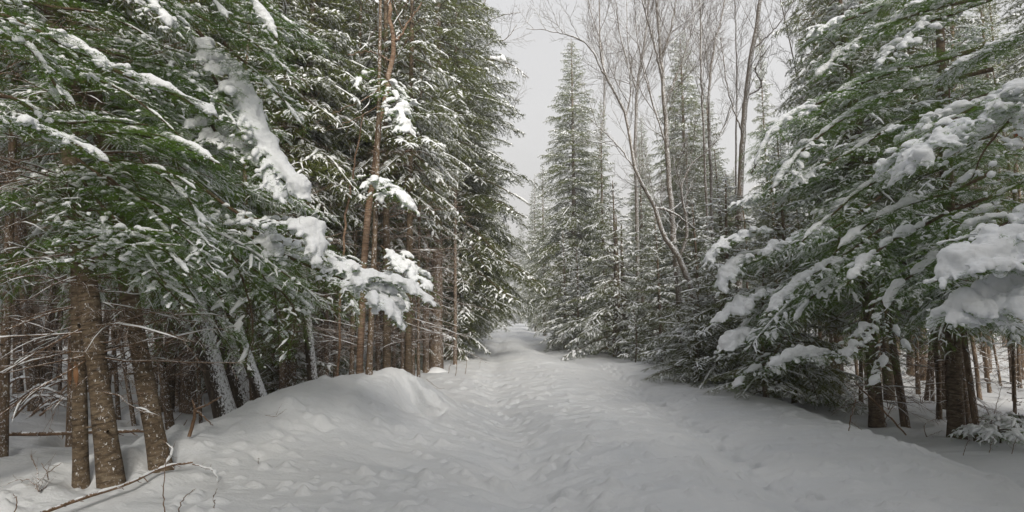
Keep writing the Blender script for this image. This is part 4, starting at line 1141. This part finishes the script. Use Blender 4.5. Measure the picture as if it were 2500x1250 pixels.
# ------------------------------------------------------------------ dead wood, twigs and weeds on the snow
def stick(name, label, cat, paths, side=.0, slen=.1, seed=0, snow=0, group=None, mat='deadtwig', spc=.08):
    """paths: lists of (px, py, d, dz, radius); the first path's first point is the foot."""
    rng = np.random.default_rng(seed)
    W = []
    for pt in paths:
        W.append((np.array([P(q[0], q[1], q[2]) for q in pt]), np.array([q[3] for q in pt])))
    B = W[0][0][0].copy()
    a, sn = Acc(), Acc()
    for w, r in W:
        K = 16
        c = crpath(w - B, K); c[1:-1] += rng.normal(0, .004, (K - 2, 3))
        rr = np.interp(np.linspace(0, 1, K), np.linspace(0, 1, len(r)), r)
        tubes(a, c[None], rr[None], 7)
        if side:
            q, _, _ = spawn(rng, c[None], spc / side, .08, .98, 55, lambda s, LL, R: slen * R.uniform(.3, 1.2, len(s)), -.1, K=4, planar=False, jit=.2)
            q[:, 1:] += rng.normal(0, .004, (len(q), 3, 3))
            tubes(a, q, rr.mean() * .45 * (1 - .6 * np.linspace(0, 1, 4)[None]) * np.ones((len(q), 1)), 4)
        if snow: snow_on(sn, rng, c[None], np.array([snow]), K=20, S=6, a=.05, b=.9, rough=.5, lift=.6)
    o = link(name, make_mesh(name, a, [M[mat]])); o.location = B
    tag(o, label, cat, group)
    if sn.n: link('snow_load', make_mesh(name + '_s', sn, [M['snow']]), o)
    return o
def G(px, py, r, dz=.0):
    p = hit(px, py)
    q = p + np.array([0, 0, dz])
    return (px, 775 + (CAMZ - q[2]) * F / q[1] if dz else py, p[1], r)
stick('fallen_branch', 'long bare fallen branch with short spurs lying on the snow at the bottom left', 'branch',
      [[G(100, 1262, .016, .03), G(220, 1225, .016, .05), G(330, 1190, .014, .06), G(400, 1160, .012, .08), G(470, 1148, .009, .08)],
       [G(400, 1160, .008, .08), (420, 1100, 5.4, .006), (400, 1075, 5.4, .004)],
       [G(470, 1148, .006, .06), G(520, 1160, .005, .04), G(532, 1190, .003, .02)]], side=1.0, slen=.07, seed=1, snow=.014)
stick('fallen_pole', 'horizontal fallen pole lying across the trunks at the lower left', 'branch',
      [[(-60, 1062, 6.9, .028), (150, 1058, 7.0, .026), (300, 1052, 7.1, .024), (462, 1056, 7.2, .018)]], side=.3, slen=.2, seed=2, snow=.022)
stick('dead_shrub', 'small tangled leafless shrub poking from the snow at the lower left', 'shrub',
      [[G(95, 1200, .006), (90, 1150, 4.9, .004), (75, 1110, 4.9, .002)], [G(95, 1200, .006), (110, 1160, 4.9, .004), (150, 1130, 4.9, .002)],
       [G(95, 1200, .006), (70, 1170, 4.9, .004), (20, 1180, 4.8, .002)], [G(95, 1200, .005), (120, 1175, 4.9, .004), (100, 1130, 4.9, .002)]], side=1.2, slen=.12, seed=3)
for k, (a, b, c, lab) in enumerate([
        ((402, 1262), (400, 1180), (412, 1090), 'thin upright twig beside the fallen branch at the bottom left'),
        ((430, 1262), (450, 1215), (475, 1195), 'short slanting twig right of the fallen branch at the bottom left'),
        ((524, 1240), (522, 1215), (530, 1192), 'tiny lone twig in the snow right of the fallen branch'),
        ((30, 1262), (42, 1225), (32, 1205), 'bent twig in the bottom left corner')]):
    d = 4.3
    stick('twig', lab, 'twig', [[(a[0], a[1], d, .0045), (b[0], b[1], d, .0035), (c[0], c[1], d, .002)]], side=.5, slen=.06, seed=20 + k)
stick('twig', 'forked black twig lying on the flank of the snow bank', 'twig',
      [[G(648, 1018, .004, .02), G(672, 1022, .004, .03), G(700, 1008, .002, .05)], [G(672, 1022, .003, .03), G(688, 1000, .002, .08)]], side=.5, slen=.05, seed=31)
stick('twig', 'short twig sticking out of the snow below the bank', 'twig', [[G(630, 1132, .003), (631, 1118, hit(630, 1132)[1], .002)]], seed=32)
stick('twig', 'arching twig behind the right end of the snow bank', 'twig',
      [[(1040, 925, 10.5, .005), (1068, 946, 10.4, .004), (1085, 948, 10.3, .002)], [(1068, 946, 10.4, .003), (1062, 958, 10.3, .002)]], side=.3, slen=.08, seed=33)
for k, (px, py, h, lab) in enumerate([(1112, 915, .55, 'bare weed stalk at the left edge of the trail beyond the bank'), (1136, 910, .5, 'weed stalk with a dark seed head at the left trail edge'),
                                      (1095, 908, .3, 'short bent weed nearest the dark pole at the left trail edge'), (1640, 890, .35, 'small twig poking from the right shoulder of the trail')]):
    p = hit(px, py); y1 = 775 + (CAMZ - p[2] - h) * F / p[1]
    stick('dead_weed', lab, 'weed', [[(px, py + 3, p[1], .008), (px + 3, (py + y1) / 2, p[1], .006), (px - 4 + 6 * k, y1, p[1], .004)]], side=.9, slen=.18, seed=40 + k, spc=.1)
stick('fallen_branch', 'bare broken branch slanting down to the floor under the right-hand firs', 'branch',
      [[(2212, 1062, 8.6, .012), (2165, 1010, 8.6, .015), (2112, 958, 8.7, .013), (2085, 930, 8.8, .006)]], side=.6, slen=.22, seed=50)
stick('fallen_branch', 'thin bent dead branch standing in the snow left of the broken branch on the right', 'branch',
      [[G(2072, 1052, .007), (2080, 1010, hit(2072, 1052)[1], .006), (2090, 975, hit(2072, 1052)[1], .004)], [(2078, 1030, hit(2072, 1052)[1], .005), (2104, 1050, hit(2072, 1052)[1], .003)]], side=.5, slen=.15, seed=51)
stick('fallen_branch', 'curved dead twig looping over the snow before the thick banded fir on the right', 'branch',
      [[G(2262, 1066, .006), (2256, 1040, 8.3, .005), (2275, 1026, 8.3, .004), (2290, 1024, 8.3, .002)], [G(2262, 1066, .005), G(2300, 1056, .003, .04)]], side=.6, slen=.12, seed=52)
stick('fallen_branch', 'crossed sticks in the snow right of the broad brown trunk', 'branch',
      [[G(2155, 1035, .007), (2175, 1000, 9.0, .005), (2195, 970, 9.0, .003)], [G(2165, 1038, .006), (2150, 1000, 9.1, .004), (2140, 985, 9.1, .002)]], side=.7, slen=.15, seed=53)
for k, (px, py) in enumerate([(2352, 1112), (2415, 1105), (2470, 1108)]):
    p = hit(px, py)
    stick('twig', ['forked twig in the snow below the thick banded fir at the right', 'low twig under the snow-tipped fir branch at the lower right', 'last low twig near the lower right corner'][k], 'twig',
          [[G(px, py, .005), (px + 4, py - 18, p[1], .004), (px + 14, py - 40, p[1], .002)]], side=1.0, slen=.12, seed=60 + k)
for k, (px, py, lab) in enumerate([(2010, 975, 'dark twiggy dead shrub below the thin pole in the right-hand thicket'), (2170, 1000, 'tangled dead shrub between the broad brown-trunked fir and the slim tilted fir'),
                                   (2420, 1035, 'tangled dead shrub right of the thick banded fir'), (2250, 985, 'low dead shrub behind the looping dead twig on the right'), (1925, 950, 'small dead shrub at the foot of the dark shoulder fir')]):
    p = hit(px, py); d = p[1]; q = 1300 / d
    stick('dead_shrub', lab, 'shrub', [[G(px, py, .007), (px - .1 * q, py - .3 * q, d, .005), (px - .35 * q, py - .55 * q, d + .1, .002)], [G(px, py, .007), (px + .1 * q, py - .35 * q, d, .005), (px + .2 * q, py - .75 * q, d - .1, .002)],
          [G(px, py, .006), (px + .3 * q, py - .2 * q, d, .004), (px + .6 * q, py - .3 * q, d, .002)], [G(px, py, .006), (px - .3 * q, py - .15 * q, d, .004), (px - .6 * q, py - .1 * q, d, .002)]], side=1.1, slen=.28, seed=70 + k)
# brush pile deep left
rp = np.random.default_rng(88)
BP = ['leftmost', 'second from the left', 'third from the left', 'fourth from the left', 'fifth from the left', 'sixth from the left', 'sixth from the right', 'fifth from the right', 'fourth from the right', 'third from the right', 'second from the right', 'rightmost']
for k in range(12):
    x0 = -20 + 13 * k + rp.uniform(-3, 3); y0 = rp.uniform(945, 1005); d = rp.uniform(8.5, 10.5)
    ang = rp.uniform(-.5, .35); l = rp.uniform(90, 190)
    x1, y1 = x0 + l * math.cos(ang), y0 - abs(l * math.sin(ang)) - 12
    stick('dead_branch', 'snow-topped dead branch of the far left brush pile, ' + BP[k], 'branch',
          [[(x0, y0 + 22, d, .020), ((x0 + x1) / 2, (y0 + y1) / 2 - 6, d - .1, .016), (x1, y1 + 10, d - .2, .008)]], side=.7, slen=.45, seed=100 + k, snow=.028, group='dead branches of the left brush pile')
stick('dead_branch', 'forked dead limb propped on the snow below the thick reddish-brown trunk', 'branch',
      [[G(462, 1066, .02), (476, 1010, hit(462, 1066)[1], .016), (470, 975, hit(462, 1066)[1], .008)], [(476, 1000, hit(462, 1066)[1], .014), (510, 985, hit(462, 1066)[1] - .1, .011), (540, 968, hit(462, 1066)[1] - .2, .006)],
       [(478, 1000, hit(462, 1066)[1], .010), (500, 1020, hit(462, 1066)[1], .008), (520, 1040, hit(462, 1066)[1] + .1, .004)]], side=.3, slen=.12, seed=120)
# snow-covered stump beside the left trail edge
p = hit(1063, 905)
a = Acc(); rr = np.random.default_rng(4)
th = np.linspace(0, 2 * np.pi, 25)[:-1]; V = []
for i, (rad, z) in enumerate([(.48, -.14), (.36, -.02), (.25, .05), (.16, .10), (.08, .135), (.02, .15)]):
    for q in th: V.append((rad * math.cos(q) * (1 + .25 * math.sin(q * 3 + 1)), rad * math.sin(q) * (1 + .2 * math.cos(q * 2)), z))
ii = np.arange(6 * 24).reshape(6, 24)
a.add(V, np.stack([ii[:-1], np.roll(ii[:-1], -1, 1), np.roll(ii[1:], -1, 1), ii[1:]], -1).reshape(-1, 4))
o = link('stump', make_mesh('stump', a, [M['snow']]), None, p); tag(o, 'small stump buried in snow beside the left edge of the trail', 'stump')
# withered leaf
p = P(2492, 325, 4.9)
a = Acc(); q = np.array([[0, 0, .05], [.03, 0, .03], [.055, .01, .045], [.035, .01, .0], [.05, .015, -.03], [.012, .01, -.02], [0, 0, -.06], [-.012, .01, -.02], [-.05, .015, -.035], [-.035, .01, .0], [-.05, .01, .04], [-.02, 0, .03]])
n = len(q); vv = np.vstack([q, q + [0, .002, 0], [[0, .012, 0], [0, .014, 0]]])
a.add(vv, [[i, (i + 1) % n, 2 * n] for i in range(n)] + [[(i + 1) % n + n, i + n, 2 * n + 1] for i in range(n)])
o = link('dead_leaf', make_mesh('leaf', a, [M['leaf']]), None, p); tag(o, 'single withered orange-brown leaf caught in the fir at the right edge', 'leaf')

# falling snow in the air of the wood
rs = np.random.default_rng(123); a = Acc(); n = 420
yy = 2.5 + 12 * rs.random(n); pos = np.stack([rs.uniform(-1, 1, n) * yy, yy, CAMZ + rs.uniform(-.25, .6, n) * yy], -1)
pos = pos[pos[:, 2] > .1]; n = len(pos)
oc = np.array([[1, 0, 0], [-1, 0, 0], [0, 1, 0], [0, -1, 0], [0, 0, 1.5], [0, 0, -1.5]])
of = np.array([[0, 2, 4], [2, 1, 4], [1, 3, 4], [3, 0, 4], [2, 0, 5], [1, 2, 5], [3, 1, 5], [0, 3, 5]])
V = pos[:, None] + oc[None] * rs.uniform(.0015, .0035, n)[:, None, None]
a.add(V, (of[None] + (np.arange(n) * 6)[:, None, None]).reshape(-1, 3))
o = link('falling_snow', make_mesh('flakes', a, [M['snow']])); tag(o, 'sparse falling snowflakes in the air', kind='stuff')
# snowy air
hz = bpy.data.materials.new('haze'); hz.use_nodes = True
ht = hz.node_tree; ht.nodes.clear()
ho = N(ht, 'ShaderNodeOutputMaterial'); hv = N(ht, 'ShaderNodeVolumePrincipled')
hv.inputs['Color'].default_value = (.93, .94, .96, 1); hv.inputs['Density'].default_value = .0042; hv.inputs['Anisotropy'].default_value = .2
ht.links.new(hv.outputs[0], ho.inputs['Volume'])
a = Acc(); bx = np.array([[x, y, z] for x in (-420, 420) for y in (-80, 620) for z in (-3, 32)], float)
a.add(bx, [[0, 1, 3, 2], [4, 6, 7, 5], [0, 4, 5, 1], [2, 3, 7, 6], [0, 2, 6, 4], [1, 5, 7, 3]])
o = link('haze', make_mesh('haze', a, [hz])); tag(o, 'thin snowy haze filling the wood', kind='stuff')
# melt wells round the trunks near the camera
me = ground.data; nv = len(me.vertices)
co = np.empty(nv * 3, np.float32); me.vertices.foreach_get('co', co); co = co.reshape(-1, 3)
for ob in list(bpy.data.objects):
    if ob.get('category') == 'tree' and not (-5 < ob.location.x < -1.2 and 5.9 < ob.location.y < 11.5) and 4 < ob.location.y < 14 and abs(ob.location.x) < ob.location.y * 1.1 + 1:
        x0, y0 = ob.location.x, ob.location.y
        k = np.nonzero((np.abs(co[:, 0] - x0) < .9) & (np.abs(co[:, 1] - y0) < .9))[0]
        r = np.hypot(co[k, 0] - x0, co[k, 1] - y0)
        co[k, 2] += -.11 * np.exp(-(r / .24) ** 2) + .035 * np.exp(-((r - .42) / .14) ** 2)
me.vertices.foreach_set('co', co.ravel()); me.update()
print('all', round(time.time() - T00, 1), 'objects', len(bpy.data.objects))
